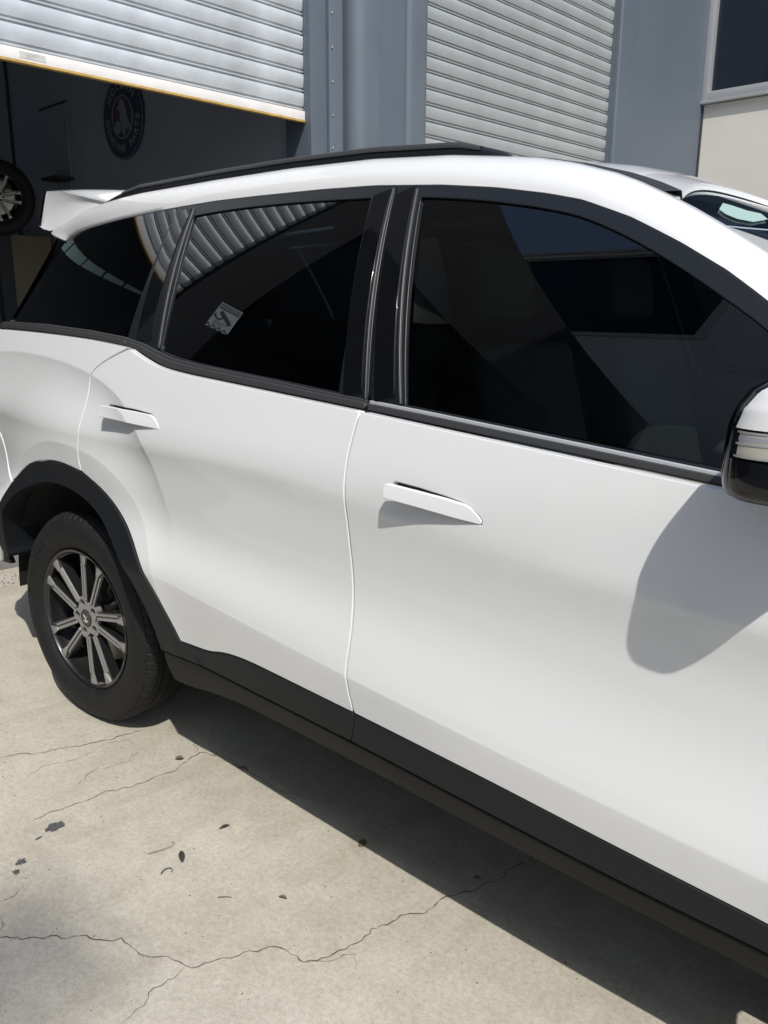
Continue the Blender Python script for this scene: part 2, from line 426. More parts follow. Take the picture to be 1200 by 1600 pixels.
crack([(0.528, 0.209), (0.583, 0.213), (0.669, 0.207), (0.747, 0.207), (0.814, 0.199), (0.88, 0.229), (0.942, 0.247)], .003, seed=6)
crack([(0.678, -0.563), (0.68, -0.525), (0.654, -0.493)], .0035, seed=7)
crack([(0.773, -0.605), (0.763, -0.592), (0.741, -0.587), (0.728, -0.585)], .005, seed=8)
crack([(.20, -.30), (.17, -.20), (.21, -.12), (.19, 0.0), (.23, .08)], .002, seed=9)
crack([(.35, -.20), (.31, -.12), (.34, -.02), (.30, .06)], .002, seed=10)
def blotch(c, a, b, ang, name, mt, seed, z=.0018, lobes=9, amp=.35, parent=ground, n=44, **k):
    rr = random.Random(seed); ph = [rr.uniform(0, 6.28) for _ in range(4)]
    V = [(c[0], c[1], z)]; ca, sa = math.cos(ang), math.sin(ang)
    for i in range(n):
        t = 2*math.pi*i/n; q = 1+amp*(.5*math.sin(2*t+ph[0])+.35*math.sin(5*t+ph[1])+.25*math.sin(lobes*t+ph[2]))
        x, y = a*q*math.cos(t), b*q*math.sin(t); V.append((c[0]+x*ca-y*sa, c[1]+x*sa+y*ca, z))
    return mesh(name, V, [(0, i+1, (i+1) % n+1) for i in range(n)], M[mt], parent, **k)
blotch((.492, -.331), .017, .028, .3, 'tar_spot', 'oil', 1)
blotch((.508, -.385), .004, .009, .3, 'tar_spot', 'oil', 2)
blotch((.570, -.462), .009, .015, 1.1, 'tar_spot', 'oil', 3, amp=.6)
blotch((.600, -.488), .006, .013, 1.5, 'tar_spot', 'oil', 4, amp=.6)
blotch((1.165, .192), .012, .016, .3, 'brown_spot', 'leaf', 5, amp=.2)
# grit along the workshop threshold
V = []; Fx = []
for i in range(900):
    y = rnd.uniform(-1.0, 1.6); x = -1.70+rnd.gauss(0, .05)+.03*math.sin(y*5); s = rnd.uniform(.003, .011); b = len(V)
    for q in ((0, 0, 1), (1, 0, 0), (0, 1, 0), (-1, 0, 0), (0, -1, 0)): V.append((x+q[0]*s*rnd.uniform(.6, 1.2), y+q[1]*s*rnd.uniform(.6, 1.2), q[2]*s*.8))
    Fx += [(b, b+1, b+2), (b, b+2, b+3), (b, b+3, b+4), (b, b+4, b+1)]
mesh('grit', V, Fx, M['gravelm'], kind='stuff', label='dark grit and crumbs gathered along the workshop threshold', category='gravel')
V = []; Fx = []
for i in range(700):
    x, y = rnd.uniform(-.6, 2.4), rnd.uniform(-.9, .7); s_ = rnd.choice((.0009, .0012, .0016, .0024)); b = len(V)
    for q in ((0, 0, 1), (1, 0, 0), (0, 1, 0), (-1, 0, 0), (0, -1, 0)): V.append((x+q[0]*s_*rnd.uniform(.5, 1.6), y+q[1]*s_*rnd.uniform(.5, 1.6), q[2]*s_*.7+.0005))
    Fx += [(b, b+1, b+2), (b, b+2, b+3), (b, b+3, b+4), (b, b+4, b+1)]
mesh('grit_specks', V, Fx, M['leaf'], kind='stuff', label='tiny dark specks of grit and seed scattered over the concrete', category='grit')
def leafy(p, ln, wd, ang, label, mt='leaf', cat='leaf', curl=.004):
    n = 8; V = []; Fx = []
    for i in range(n+1):
        t = i/n; h = wd*math.sin(math.pi*min(.97, max(.05, t)))**.7; z = .003+curl*math.sin(t*3)
        for s in (-1, 0, 1): V.append(((t-.5)*ln, s*h, z+abs(s)*curl*.7))
    for i in range(n):
        for j in range(2): a = i*3+j; Fx.append((a, a+1, a+4, a+3))
    o = mesh({'leaf': 'dry_leaf', 'twig': 'twig', 'bark': 'bark_chip'}[cat], V, Fx, M[mt], None, label=label, category=cat); o.location = (p[0], p[1], 0); o.rotation_euler = (0, 0, ang)
    return o
leafy((.859, -.170), .046, .008, 2.6, 'larger dark bark chip lying in the middle of the sunlit concrete', 'twig', 'bark', .003)
leafy((.839, -.017), .030, .005, 1.35, 'short dark bark chip on sunlit concrete nearest the sill shadow', 'twig', 'bark', .003)
leafy((.448, .103), .026, .010, .8, 'round brown leaf scrap on concrete beside the crack near the rear tyre', 'leaf', 'leaf')
leafy((.643, .203), .040, .007, .2, 'narrow brown leaf at the edge of the car shadow', 'leaf', 'leaf')
leafy((1.171, -.094), .022, .004, .4, 'tiny tan leaf fragment lying alone in front of the long crack', 'leaf', 'leaf')
leafy((1.477, .283), .018, .006, .4, 'small brown leaf scrap just inside the car shadow', 'leaf', 'leaf')
def twig(pts, r_, label):
    P_ = _chk([tuple(p) for p in pts], 3); n_ = len(P_)
    tube('twig', P_, [r_*(1-.6*i/n_) for i in range(n_)], M['twig'], n=6, label=label, category='twig')
twig([(.785, -.225, .004), (.80, -.19, .005), (.806, -.165, .006), (.797, -.148, .005), (.788, -.156, .004)], .0008, 'thin curly twig bent into a hook on the sunlit concrete')
twig([(.878, -.245, .004), (.872, -.232, .006), (.876, -.218, .007), (.887, -.216, .005), (.891, -.224, .004)], .0016, 'short dark hook-shaped twig beside the larger bark chip')
twig([(1.052, -.199, .003), (1.068, -.184, .005), (1.078, -.176, .003)], .0010, 'straight short twig between the bark chip and the long crack')
# ================================================================== WORKSHOP BUILDING (own frame: x=0 is the facade plane)
OX, FA = -1.835, .029
bld = empty('workshop_building', (OX, 0, 0), rot=(0, 0, -FA), label='blue-grey painted workshop with two grey roller door openings', category='building')
T = .22; H = 6.2; JL = -.70
def wall(b, m_='bluegrey', name='wall', **k): return box(name, b, M[m_], bld, **k)
LZ = 4.45
wall((-T, 0, 2.745, 3.85, 0, H)); wall((-T, 0, -1.2, JL, 0, H), 'roofdark'); wall((-T, 0, 6.56, 8.53, 0, H)); wall((-T, 0, -16, -6.2, 0, H), 'roofdark')
wall((-T, -.002, JL, 2.745, LZ, H), name='lintel'); wall((-T, -.002, 3.85, 6.56, LZ, H), name='lintel'); wall((-T, -.002, -6.2, -1.2, LZ, H), 'roofdark', name='lintel')
# pier relief: guide channel, column with soft corner, down pipe, second guide
def rprism(name, y0, y1, x1, rad, m_='bluegrey2', x0=0.002, z1=LZ-.02, z0=0, rounds=(1, 1), **k):
    pts = [(x0, y0)]; n = 8
    for (cy, s) in ((y0, 1), (y1, -1)):
        rr_ = rad if rounds[0 if s > 0 else 1] else .004
        for i in range(n+1):
            a = math.pi/2*i/n
            if s > 0: pts.append((x1-rr_+rr_*math.sin(a), y0+rr_-rr_*math.cos(a)))
            else: pts.append((x1-rr_+rr_*math.cos(a), y1-rr_+rr_*math.sin(a)))
    pts.append((x0, y1))
    return prism(name, pts, 2, z0, z1, M[m_], bld, smooth_ang=35, **k)
rprism('door_guide', 2.747, 2.885, .030, .004, 'bluegrey')
rprism('guide_flange', 2.889, 3.030, .052, .035, 'bluegrey2', rounds=(0, 1))
for k in range(22):
    box('screw', (.053, .059, 2.905, 2.915, .2+k*.2, .21+k*.2), M['alu'], bld) if k > 8 else None
rprism('down_pipe', 3.052, 3.275, .135, .095, 'bluegrey2', rounds=(1, 0))
rprism('column', 3.278, 3.585, .108, .05, 'bluegrey', rounds=(0, 1))
rprism('door_guide', 3.605, 3.848, .075, .06, 'bluegrey2')
rprism('door_guide', 6.562, 6.86, .05, .02, 'bluegrey')
rprism('door_guide', JL-.14, JL-.003, .03, .004, 'roofdark')
tube('cable_hook', [(.12, 3.10, 2.28), (.16, 3.16, 2.30), (.15, 3.25, 2.30), (.11, 3.3, 2.285)], .006, M['alu'], bld, n=6)
# inside of the workshop
XB = -7.3
wall((XB, -T-.003, 2.816, 2.96, 0, 6.0), 'intwall', 'inner_side_wall')
wall((-4.62, -4.575, 2.80, 2.814, 0, 5), 'roofdark', 'wall_joint')
wall((-3.95, -3.40, 2.804, 2.814, 3.17, 3.185), 'roofdark', 'wall_patch_edge'); wall((-3.41, -3.40, 2.804, 2.814, 2.2, 3.17), 'intwall', 'wall_patch_edge')
wall((XB-.2, -T-.003, -8.5, 8.5, 6.02, 6.18), 'intwall', 'ceiling')
wall((XB, -T-.003, -8.5, -8.3, 0, 6.0), 'intwall', 'inner_side_wall')
M['roofpane'] = glass_mat('weathered_clear_sheet', (.66, .62, .50))
# back wall with a stepped row of daylight windows following the roof pitch
zl = lambda y, d=0: 4.38-.335*y+d
def bprism(name, pts, m_='intwall'): prism(name, pts, 0, XB-.2, XB-.002, M[m_], bld)
bprism('back_wall', [(2.81, 0), (2.81, zl(2.81)), (-4.5, zl(-4.5)), (-8.5, zl(-4.5)), (-8.5, 0)])
bprism('back_wall', [(2.81, zl(2.81, .36)+.0), (2.81, 6.0), (-4.5, 6.0), (-4.5, min(5.99, zl(-4.5, .36)))])
bprism('back_wall', [(-4.5, zl(-4.5)+.001), (-4.5, 6.0), (-8.5, 6.0), (-8.5, zl(-4.5)+.001)])
for a_, b_ in ((2.81, 2.5), (1.36, 1.28), (.04, -.03), (-1.13, -1.21), (-2.12, -2.2), (-3.0, -4.5)):
    if a_ < 2.5: pass
    bprism('window_post', [(a_, zl(a_)+.001), (a_, zl(a_, .36)-.001), (b_, zl(b_, .36)-.001), (b_, zl(b_)+.001)])
for a_, b_ in ((2.499, 1.361), (1.279, .041), (-.031, -1.129), (-1.211, -2.119), (-2.201, -2.999)):
    prism('window_pane', [(a_, zl(a_)+.002), (a_, zl(a_, .36)-.002), (b_, zl(b_, .36)-.002), (b_, zl(b_)+.002)], 0, XB-.1, XB-.096, M['roofpane'], bld)
sl_ = box('workshop_floor', (-7.3, -.06, -8.3, 2.815, -.05, .006), M['slab'], None, kind='structure'); sl_.location = (OX, 0, 0); sl_.rotation_euler = (0, 0, -FA)
# roller doors
PT = .1105
def slat_mesh(wd, mt):
    pr = [(0, -.011), (.0045, -.011), (.0065, .003), (.0085, .0055), (.0125, .0055), (.0145, .003), (.0165, -.011), (.0255, -.011), (.0280, .003), (.031, .0035), (.044, .0075), (.070, .0105), (.096, .0100), (.1050, .0060), (.1078, -.006), (PT, -.011)]
    n = 10; P = [[(x, wd*i/n, z) for z, x in pr] for i in range(n+1)]
    v = [p for r_ in P for p in r_]; f = []; k = len(pr)
    for i in range(n):
        for j in range(k-1): a = i*k+j; f.append((a, a+k, a+k+1, a+1))
    me = bpy.data.meshes.new('slat'); me.from_pydata(v, [], f); me.polygons.foreach_set('use_smooth', [True]*len(f)); me.materials.append(mt)
    me.set_sharp_from_angle(angle=R(48)); return me
def roller(y0, y1, zb, ztop, mt, label, rail=True, xoff=-.045):
    d = empty('roller_door', (OX, 0, 0), rot=(0, 0, -FA), label=label, category='roller door', group='roller doors in the workshop front')
    me = slat_mesh(y1-y0-.004, mt); z = zb+(.062 if rail else 0)
    k = 0
    while z < ztop:
        o = bpy.data.objects.new('slat', me); col.objects.link(o); o.parent = d; o.location = (xoff+rnd.uniform(-.0012, .0012), y0+.002, z); z += PT; k += 1
    if rail:
        box('bottom_rail', (xoff-.012, xoff+.020, y0+.002, y1-.002, zb+.006, zb+.060), M['rail'], d, bevel=.003)
        box('rubber_strip', (xoff-.01, xoff+.024, y0+.002, y1-.002, zb-.006, zb+.005), M['brass'], d)
        if y1 < 3 and y0 > -2:
            box('maker_label', (xoff+.0205, xoff+.0215, .90, 1.03, zb+.018, zb+.048), M['beige'], d)
            for q in range(3): box('label_print', (xoff+.0216, xoff+.022, .93, 1.0-.015*q, zb+.040-.008*q, zb+.042-.008*q), M['alloygrey'], d)
    return d
roller(JL, 2.745, 2.552, 4.5, M['slat'], 'half-raised galvanised roller door with a white bottom rail, over the opening behind the car')
roller(3.85, 6.56, .02, 4.5, M['slat2'], 'closed greenish-grey roller door behind the car roof', rail=True)
# return wall (parallel to the car) with high window
ret = empty('side_building', (OX, 0, 0), rot=(0, 0, -FA), label='pale rendered wall with a high dark window, right of the grey pier', category='building')
YR = 8.506
box('wall', (.02, 14, YR+.02, YR+.3, 0, 3.56), M['beige'], ret); box('wall', (6.6, 14, YR+.02, YR+.3, 3.562, 8.5), M['beige'], ret); box('wall', (.02, 6.6, YR+.02, YR+.3, 6.3, 8.5), M['beige'], ret)
box('corner_joint', (.0, .018, YR+.0, YR+.012, 0, 3.55), M['roofdark'], ret); box('corner_bead', (-.03, -.002, YR-.01, YR+.012, 0, 3.50), M['machine'], ret)
box('wall_packer', (-.12, .12, YR+.15, YR+.29, 0, 8), M['beige'], ret); box('wall_packer', (.121, 6.6, YR+.12, YR+.25, 3.5, 3.70), M['beige'], ret)
wn = box('window', (.075, 6.55, YR+.05, YR+.06, 3.69, 6.25), M['dimglass'], ret)
box('window_frame', (.0, .07, YR-.03, YR+.1, 3.60, 6.3), M['alu'], ret, bevel=.006); box('window_frame', (.071, 6.6, YR-.03, YR+.1, 3.60, 3.685), M['alu'], ret, bevel=.006)
box('window_frame', (.071, 6.6, YR-.03, YR+.1, 6.245, 6.3), M['alu'], ret, bevel=.006); box('window_frame', (2.2, 2.26, YR-.03, YR+.1, 3.69, 6.24), M['alu'], ret, bevel=.006)
box('sill_flashing', (-.01, 6.6, YR-.045, YR+.02, 3.566, 3.597), M['alu'], ret, bevel=.003)

# building across the yard, behind the photographer: only seen mirrored in glass and paint
opp = empty('opposite_building', (0, -9.6, 0), label='tall off-white warehouse across the yard with a wide dark upper window', category='building')
HO = 15.6
for b_ in ((-12, 17, -.3, 0, 0, 9.95), (-2.2, 17, -.3, 0, 9.952, HO), (-12, -10.2, -.3, 0, 9.952, HO)): box('wall', b_, M['oppwall'], opp)
box('window', (-10.2, -2.2, -.28, -.2, 9.95, HO-.15), M['dimglass'], opp); box('wall', (-10.2, -2.2, -.3, 0, HO-.15, HO), M['oppwall'], opp)
for b_ in ((-10.3, -2.1, .002, .06, 9.90, 10.08), (-2.32, -2.14, .002, .06, 10.082, HO-.15), (-10.3, -10.15, .002, .06, 10.082, HO-.15)): box('window_frame', b_, M['offwhite'], opp)
box('gutter', (-12, 17, .0, .14, HO+.002, HO+.14), M['offwhite'], opp)
box('doorway', (1.5, 5.2, .002, .02, 0, 3.6), M['roofdark'], opp); box('door_frame', (1.38, 5.32, .003, .05, 3.602, 3.72), M['offwhite'], opp)
# added unseen pole whose slatted head throws soft shade on the concrete corner
yl = empty('shade_pole', (11.52, -9.06, 0), label='tall unseen pole with slatted head, added to cast soft shade', category='shade caster')
prism('pole', [(.04*math.cos(t), .04*math.sin(t)) for t in [2*math.pi*i/16 for i in range(16)]], 2, 0, 18, M['slat2'], yl, smooth_ang=50)
for k in range(6): box('shade_bar', (-.30+.03*abs(k-2.5), .30-.03*abs(k-2.5), -.30+k*.11, -.255+k*.11, 18, 18.05), M['slat2'], yl)
box('cross_arm', (-.03, .03, -.30, .30, 18.051, 18.09), M['slat2'], yl)

# round wall sign in the workshop
def textmesh(s, size, ext=.002, font=None):
    cu = bpy.data.curves.new('t', 'FONT'); cu.body = s; cu.size = size; cu.extrude = ext; cu.align_x = 'CENTER'; cu.align_y = 'CENTER'; cu.resolution_u = 3; cu.offset = size*.012
    o = bpy.data.objects.new('t', cu); col.objects.link(o); dg = bpy.context.evaluated_depsgraph_get(); me = bpy.data.meshes.new_from_object(o.evaluated_get(dg)); bpy.data.objects.remove(o); bpy.data.curves.remove(cu)
    return me
def bldpt(l): return bld.matrix_basis @ Vector(l)
sign = empty('round_sign', bldpt((-2.39, 2.806, 2.905)), rot=(0, 0, -FA), label='round navy wall sign reading HOLDEN GENUINE PARTS in the dark workshop', category='sign')
RS = .325
def disc(name, r_, y0, y1, m_, parent, n=64, **k):
    pts = [(r_*math.cos(2*math.pi*i/n), r_*math.sin(2*math.pi*i/n)) for i in range(n)]
    return prism(name, pts, 1, y0, y1, M[m_], parent, smooth_ang=40, **k)
def ring(name, r0, r1, y0, y1, m_, parent, n=64):
    return revolve(name, [(y1, r1), (y0, r1), (y0, r0), (y1, r0)], n, M[m_], parent, sharp=40)
disc('sign_board', RS, -.012, 0, 'navy', sign); ring('rim', RS-.012, RS-.008, -.0145, -.012, 'signletter', sign)
disc('emblem_disc', .165, -.016, -.012, 'signred', sign); ring('emblem_ring', .158, .168, -.020, -.012, 'signletter', sign)
def arc_text(s, rad, a_mid, step, up=True):
    n = len(s)
    for i, ch in enumerate(s):
        if ch == ' ': continue
        a = a_mid+((n-1)/2-i)*step*(1 if up else -1)
        o = link('letter', textmesh(ch, .085), M['signletter'], sign)
        rot = a-90 if up else a+90
        o.matrix_local = Matrix.Translation((rad*math.cos(R(a)), -.0145, rad*math.sin(R(a)))) @ Matrix.Rotation(R(-rot), 4, 'Y') @ Matrix.Rotation(math.pi/2, 4, 'X')
arc_text('HOLDEN', .243, 93, 19.5); arc_text('GENUINE PARTS', .243, -90, 14.2, False)
lion = [(-.03, .125), (.0, .14), (.02, .125), (.045, .11), (.05, .08), (.07, .05), (.075, .0), (.10, -.04), (.12, -.08), (.09, -.11), (.06, -.09), (.03, -.10), (.045, -.13), (.01, -.145), (-.01, -.11), (-.005, -.06), (-.03, -.02), (-.03, .03), (-.055, .07), (-.075, .06), (-.065, .085), (-.045, .095)]
prism('lion_emblem', lion, 1, -.0195, -.016, M['signletter'], sign)
disc('emblem_ball', .052, -.0195, -.0165, 'signletter', sign, 28).location = (-.075, -.001, -.072)

# stand that carries a loose wheel, tan cabinet below it
mach = empty('wheel_stand', bldpt((-3.42, 2.12, 0)), rot=(0, 0, -FA), label='tall dark steel stand holding a loose wheel inside the workshop', category='stand')
box('post', (-.06, .06, -.06, .06, .012, 2.30), M['roofdark'], mach, bevel=.01); box('base_plate', (-.3, .3, -.3, .3, .007, .03), M['roofdark'], mach)
tube('shaft', [(.0, 0, 2.27), (.26, -.10, 2.27)], .03, M['roofdark'], mach)
br = box('wall_bracket', (-3.62, -3.34, 2.62, 2.80, 2.50, 2.525), M['roofdark'], bld)
cb = empty('tan_cabinet', bldpt((-4.3, 2.45, 0)), rot=(0, 0, -FA), label='tan steel cabinet at the left edge of the dark workshop', category='cabinet')
box('cabinet_body', (-.5, .5, -.3, .3, .012, 2.02), M['machine'], cb, bevel=.01)
for k in (-1, 1): box('cabinet_door', (k*.25-.24, k*.25+.24, -.315, -.302, .05, 1.98), M['machine'], cb, bevel=.004); box('door_handle', (k*.06-.01, k*.06+.01, -.335, -.316, 1.0, 1.14), M['roofdark'], cb)

# ================================================================== WHEELS
WR = .368
def tyre_profile():
    p = [(.075, .232), (.058, .243), (.050, .252), (.040, .268), (.0345, .290), (.0345, .305), (.0365, .309), (.0365, .313), (.039, .325), (.046, .340), (.052, .3485), (.0545, .3485), (.060, .3555), (.070, .3625), (.081, .3655)]
    for a, b in ((.081, .104), (.113, .143), (.152, .182), (.191, .220)):
        p += [(a, .3665), (b, .3665)]
        if b < .22: p += [(b+.0015, .3595), (b+.0075, .3595)]
    p += [(.232, .362), (.248, .350), (.264, .325), (.270, .295), (.262, .26), (.24, .236)]
    return p
def tmod(i, y, r):
    if .3484 < r < .364 and (y < .072 or y > .23) and i % 10 == 0: return r-.003
    if .3610 < r < .367 and i % 10 == 0 and (y < .092 or .20 < y < .24): return r-.0022
    return r
tyre_me = None
def star_plate(name, parent):
    n = 120; out = []
    for i in range(n):
        a = 2*math.pi*i/n; r_ = .064+.012*math.cos(5*(a-R(36))); out.append(Vector((r_*math.cos(a), r_*math.sin(a))))
    hs = [[Vector((.053*math.cos(R(36+72*k))+.0148*math.cos(t), .053*math.sin(R(36+72*k))+.0148*math.sin(t))) for t in [2*math.pi*j/20 for j in range(20)]] for k in range(5)]
    hs.append([Vector((.031*math.cos(t), .031*math.sin(t))) for t in [2*math.pi*j/32 for j in range(32)]])
    V2 = []; E = []
    for lp in [out]+hs:
        s = len(V2); V2 += lp; E += [(s+i, s+(i+1) % len(lp)) for i in range(len(lp))]
    vs, _, fs, *_r = delaunay_2d_cdt(V2, E, [list(range(n))], 1, 1e-7)
    V = [(p.x, 0.0, p.y) for p in vs]; Fx = []
    for f in fs:
        c = sum((vs[i] for i in f), Vector((0, 0)))/3
        if any(inside(c, h) for h in hs): continue
        Fx.append(tuple(f))
    bm = bmesh.new(); bv = [bm.verts.new(v) for v in V]
    for f in Fx:
        try: bm.faces.new([bv[i] for i in f])
        except ValueError: pass
    bmesh.ops.recalc_face_normals(bm, faces=bm.faces)
    if bm.faces[0].normal.y > 0: bmesh.ops.reverse_faces(bm, faces=bm.faces)
    g = bmesh.ops.extrude_face_region(bm, geom=list(bm.faces)); bmesh.ops.translate(bm, verts=[e for e in g['geom'] if isinstance(e, bmesh.types.BMVert)], vec=(0, .022, 0))
    bmesh.ops.recalc_face_normals(bm, faces=bm.faces)
    me = bpy.data.meshes.new(name); bm.to_mesh(me); bm.free()
    return link(name, me, M['rimcut'], parent)
def make_wheel(parent):
    wv = empty('wheel', (0, 0, WR), parent)
    revolve('tyre', tyre_profile(), 720, M['tyre'], wv, mod=tmod, sharp=45)
    revolve('rim', [(.052, .2435), (.050, .240), (.053, .2335), (.060, .231), (.064, .226), (.10, .2235), (.13, .205), (.20, .2), (.25, .228), (.262, .235)], 96, M['rimdark'], wv, sharp=40)
    ring('brake_disc', .06, .168, .135, .145, 'disc', wv); disc('hub', .075, .10, .20, 'rimdark', wv, 40)
    box('brake_caliper', (.06, .15, .118, .175, .02, .15), M['rimdark'], wv, bevel=.012)
    box('backing_plate', (-.17, .17, .20, .21, -.17, .17), M['under'], wv)
    sp = star_plate('hub_face', wv); sp.location.y = .064
    disc('centre_cap', .0295, .062, .08, 'rimdark', wv, 36); 
    lg1 = [(-.012, .012), (-.004, .004), (.004, .004), (.012, .012), (.006, .001), (0, -.003), (-.006, .001)]
    lg2 = [(-.014, -.010), (-.003, -.004), (0, -.007), (.003, -.004), (.014, -.010), (.004, -.015), (-.004, -.015)]
    prism('cap_logo', lg1, 1, .0605, .062, M['chrome'], wv); prism('cap_logo', lg2, 1, .0605, .062, M['chrome'], wv)
    for k in range(5):
        a = R(36+72*k); disc('lug_nut', .0085, .080, .095, 'rimdark', wv, 6).location = (.056*math.cos(a), 0, .056*math.sin(a))
    # spokes: five V pairs
    def strip(name, a, b, wa, wb, y0, y1, y0b, m_, par):
        """straight bar from 2D a to b, top face at y0 (near a) / y0b (near b), bottom y1"""
        a, b = Vector(a), Vector(b); t = (b-a).normalized(); n = Vector((-t.y, t.x))
        c = [a+n*wa/2, a-n*wa/2, b-n*wb/2, b+n*wb/2]; ym = [y0, y0, y0b, y0b]
        ch = .0012; v = []
        cen = (a+b)/2
        v += [((p+(cen-p).normalized()*ch).x, y, (p+(cen-p).normalized()*ch).y) for p, y in zip(c, ym)]
        v += [(p.x, y+.0015, p.y) for p, y in zip(c, ym)]
        v += [(p.x, y1, p.y) for p in c]
        f = [(0, 1, 2, 3)]+[(i, i+4, (i+1) % 4+4, (i+1) % 4) for i in range(4)]+[(i+4, i+8, (i+1) % 4+8, (i+1) % 4+4) for i in range(4)]
        bm = bmesh.new(); bv = [bm.verts.new(q) for q in v]; [bm.faces.new([bv[i] for i in q]) for q in f]; bmesh.ops.recalc_face_normals(bm, faces=bm.faces)
        me = bpy.data.meshes.new(name); bm.to_mesh(me); bm.free(); return link(name, me, M[m_], par)
    for k in range(5):
        for s in (1, -1):
            bis = R(36+72*k); a0 = bis+s*R(17); a1 = bis+s*R(22.3)
            p0 = Vector((.066*math.cos(a0), .066*math.sin(a0))); p1 = Vector((.229*math.cos(a1), .229*math.sin(a1)))
            t = (p1-p0).normalized(); n = Vector((-t.y, t.x))*s      # n points away from the bisector
            sk = strip('spoke', p0+n*.001, p1, .027, .034, .0665, .095, .0595, 'rimdark', wv)
            strip('machined_strip', p0+n*.0085, p1+n*.0085-t*.014, .0088, .0088, .0635, .070, .0565, 'rimcut', wv)
            strip('machined_strip', p0-n*.0060, p0.lerp(p1, .80)-n*.0060, .0068, .0068, .0638, .070, .0585, 'rimcut', wv)
            tip = [p1+n*.003-t*.032, p1+n*.0142-t*.036, p1+n*.024+t*.003, p1-n*.010+t*.006]
            pts = [(q.x, q.y) for q in tip]
            prism('spoke_tip', pts, 1, .0555, .062, M['rimcut'], wv, bevel=.0008)
    return wv
def copytree(o, parent):
    c = o.copy(); col.objects.link(c); c.parent = parent
    for ch in o.children: copytree(ch, c)
    return c

# ================================================================== THE CAR
car = empty('parked_car', (0, 0, 0), label='white five-door SUV with black cladding and tinted windows, backed up to the workshop', category='car')
wheel = make_wheel(car)
wheel.location = (0.0, 0, WR); wheel.rotation_euler = (0, 0, R(4))
# raised lettering round the tyre wall
def tyre_text(s, rad, a_mid, step, size, wv):
    n = len(s)
    for i, ch in enumerate(s):
        a = a_mid+((n-1)/2-i)*step
        o = link('raised_letter', textmesh(ch, size, .0011), M['tyre'], wv)
        o.matrix_local = Matrix.Translation((rad*math.cos(R(a)), .0338, rad*math.sin(R(a)))) @ Matrix.Rotation(R(90-a), 4, 'Y') @ Matrix.Rotation(math.pi/2, 4, 'X')
tyre_text('DYNAPRO', .296, 150, 7.2, .030, wheel)
wf = copytree(wheel, car); wf.location = (2.84, 0, WR); wf.rotation_euler = (0, 0, 0)
for x, rt in ((0, 10), (2.84, 40)):
    c = copytree(wheel, car); c.location = (x, 2*YC, WR); c.rotation_euler = (0, 0, math.pi)
# --- outlines in side view (x forward from rear axle, z up)
belt_low = [(-0.80, 1.309), (-0.724, 1.310), (-0.352, 1.308), (0.032, 1.299), (0.258, 1.286), (0.357, 1.272), (0.44, 1.251), (0.515, 1.236), (0.637, 1.226), (0.79, 1.218), (0.97, 1.208), (1.303, 1.189), (1.571, 1.171), (1.8, 1.156), (2.049, 1.138), (2.42, 1.112)]
belt_up = [(-0.833, 1.330), (-0.402, 1.331), (-0.002, 1.32), (0.245, 1.306), (0.355, 1.293), (0.434, 1.276), (0.535, 1.258), (0.667, 1.247), (0.814, 1.238), (0.949, 1.230), (1.101, 1.219), (1.295, 1.207), (1.452, 1.198), (1.622, 1.186), (1.79, 1.174), (2.043, 1.155), (2.40, 1.128)]
dlo_top = [(-0.602, 1.63), (-0.57, 1.643), (-0.495, 1.655), (-0.363, 1.664), (-0.106, 1.674), (0.138, 1.681), (0.362, 1.685), (0.483, 1.687), (0.659, 1.685), (0.925, 1.680), (1.11, 1.673), (1.318, 1.656), (1.464, 1.638), (1.596, 1.615), (1.676, 1.597), (1.786, 1.558), (1.887, 1.511), (1.981, 1.461), (2.054, 1.414), (2.22, 1.290), (2.40, 1.140)]
rcut = [(0.335, 1.279), (0.243, 1.250), (0.165, 1.215), (0.143, 1.19), (0.144, 1.128), (0.133, .99), (0.127, .935), (0.143, .899)]
bcut = [(1.303, 1.189), (1.296, 1.123), (1.296, 1.062), (1.309, .90), (1.322, .782), (1.333, .70), (1.333, .63), (1.342, .57), (1.350, .535)]
arch_out = [(-0.545, .52), (-0.503, 0.623), (-0.46, .715), (-0.397, 0.79), (-0.269, 0.868), (-0.121, 0.902), (0.006, 0.912), (0.139, 0.901), (0.274, 0.858), (0.395, 0.79), (0.495, 0.715), (0.587, 0.625), (0.640, 0.555), (0.673, 0.503)]
arch_in = [(-.470, .495), (-0.476, .52), (-0.475, .55), (-0.45, .66), (-0.405, .715), (-0.339, 0.767), (-0.2, 0.815), (-0.079, 0.836), (0.057, 0.836), (0.166, 0.815), (0.268, 0.778), (0.393, 0.70), (0.485, 0.614), (0.540, 0.53), (0.566, 0.446)]
clad_top = [(0.673, 0.503), (0.804, 0.512), (0.857, 0.528), (0.915, 0.538), (0.993, 0.543), (1.102, 0.541), (1.235, 0.538), (1.350, 0.535), (1.442, 0.532), (1.688, 0.520), (1.894, 0.504), (2.068, 0.49), (2.219, 0.478), (2.31, .47)]
clad_bot = [(0.566, 0.446), (0.655, 0.453), (0.764, 0.457), (0.892, 0.458), (1.047, 0.458), (1.187, 0.458), (1.332, 0.457), (1.43, 0.455), (1.682, 0.445), (1.891, 0.434), (2.069, 0.427), (2.31, 0.422)]
sill_bot = [(0.531, 0.325), (0.606, 0.330), (0.737, 0.356), (0.845, 0.375), (0.953, 0.384), (1.137, 0.386), (1.27, 0.387), (1.392, 0.387), (1.871, 0.373), (2.055, 0.369), (2.31, 0.358)]
def seg(c, a, b): return [p for p in c if a-1e-6 <= p[0] <= b+1e-6]
FX = 2.335
front_cut = [(2.335, .47), (2.355, .62), (2.352, .8), (2.335, .95), (2.33, 1.118)]
def off2(c, dx=0, dz=0): return [(x+dx, z+dz) for x, z in c]
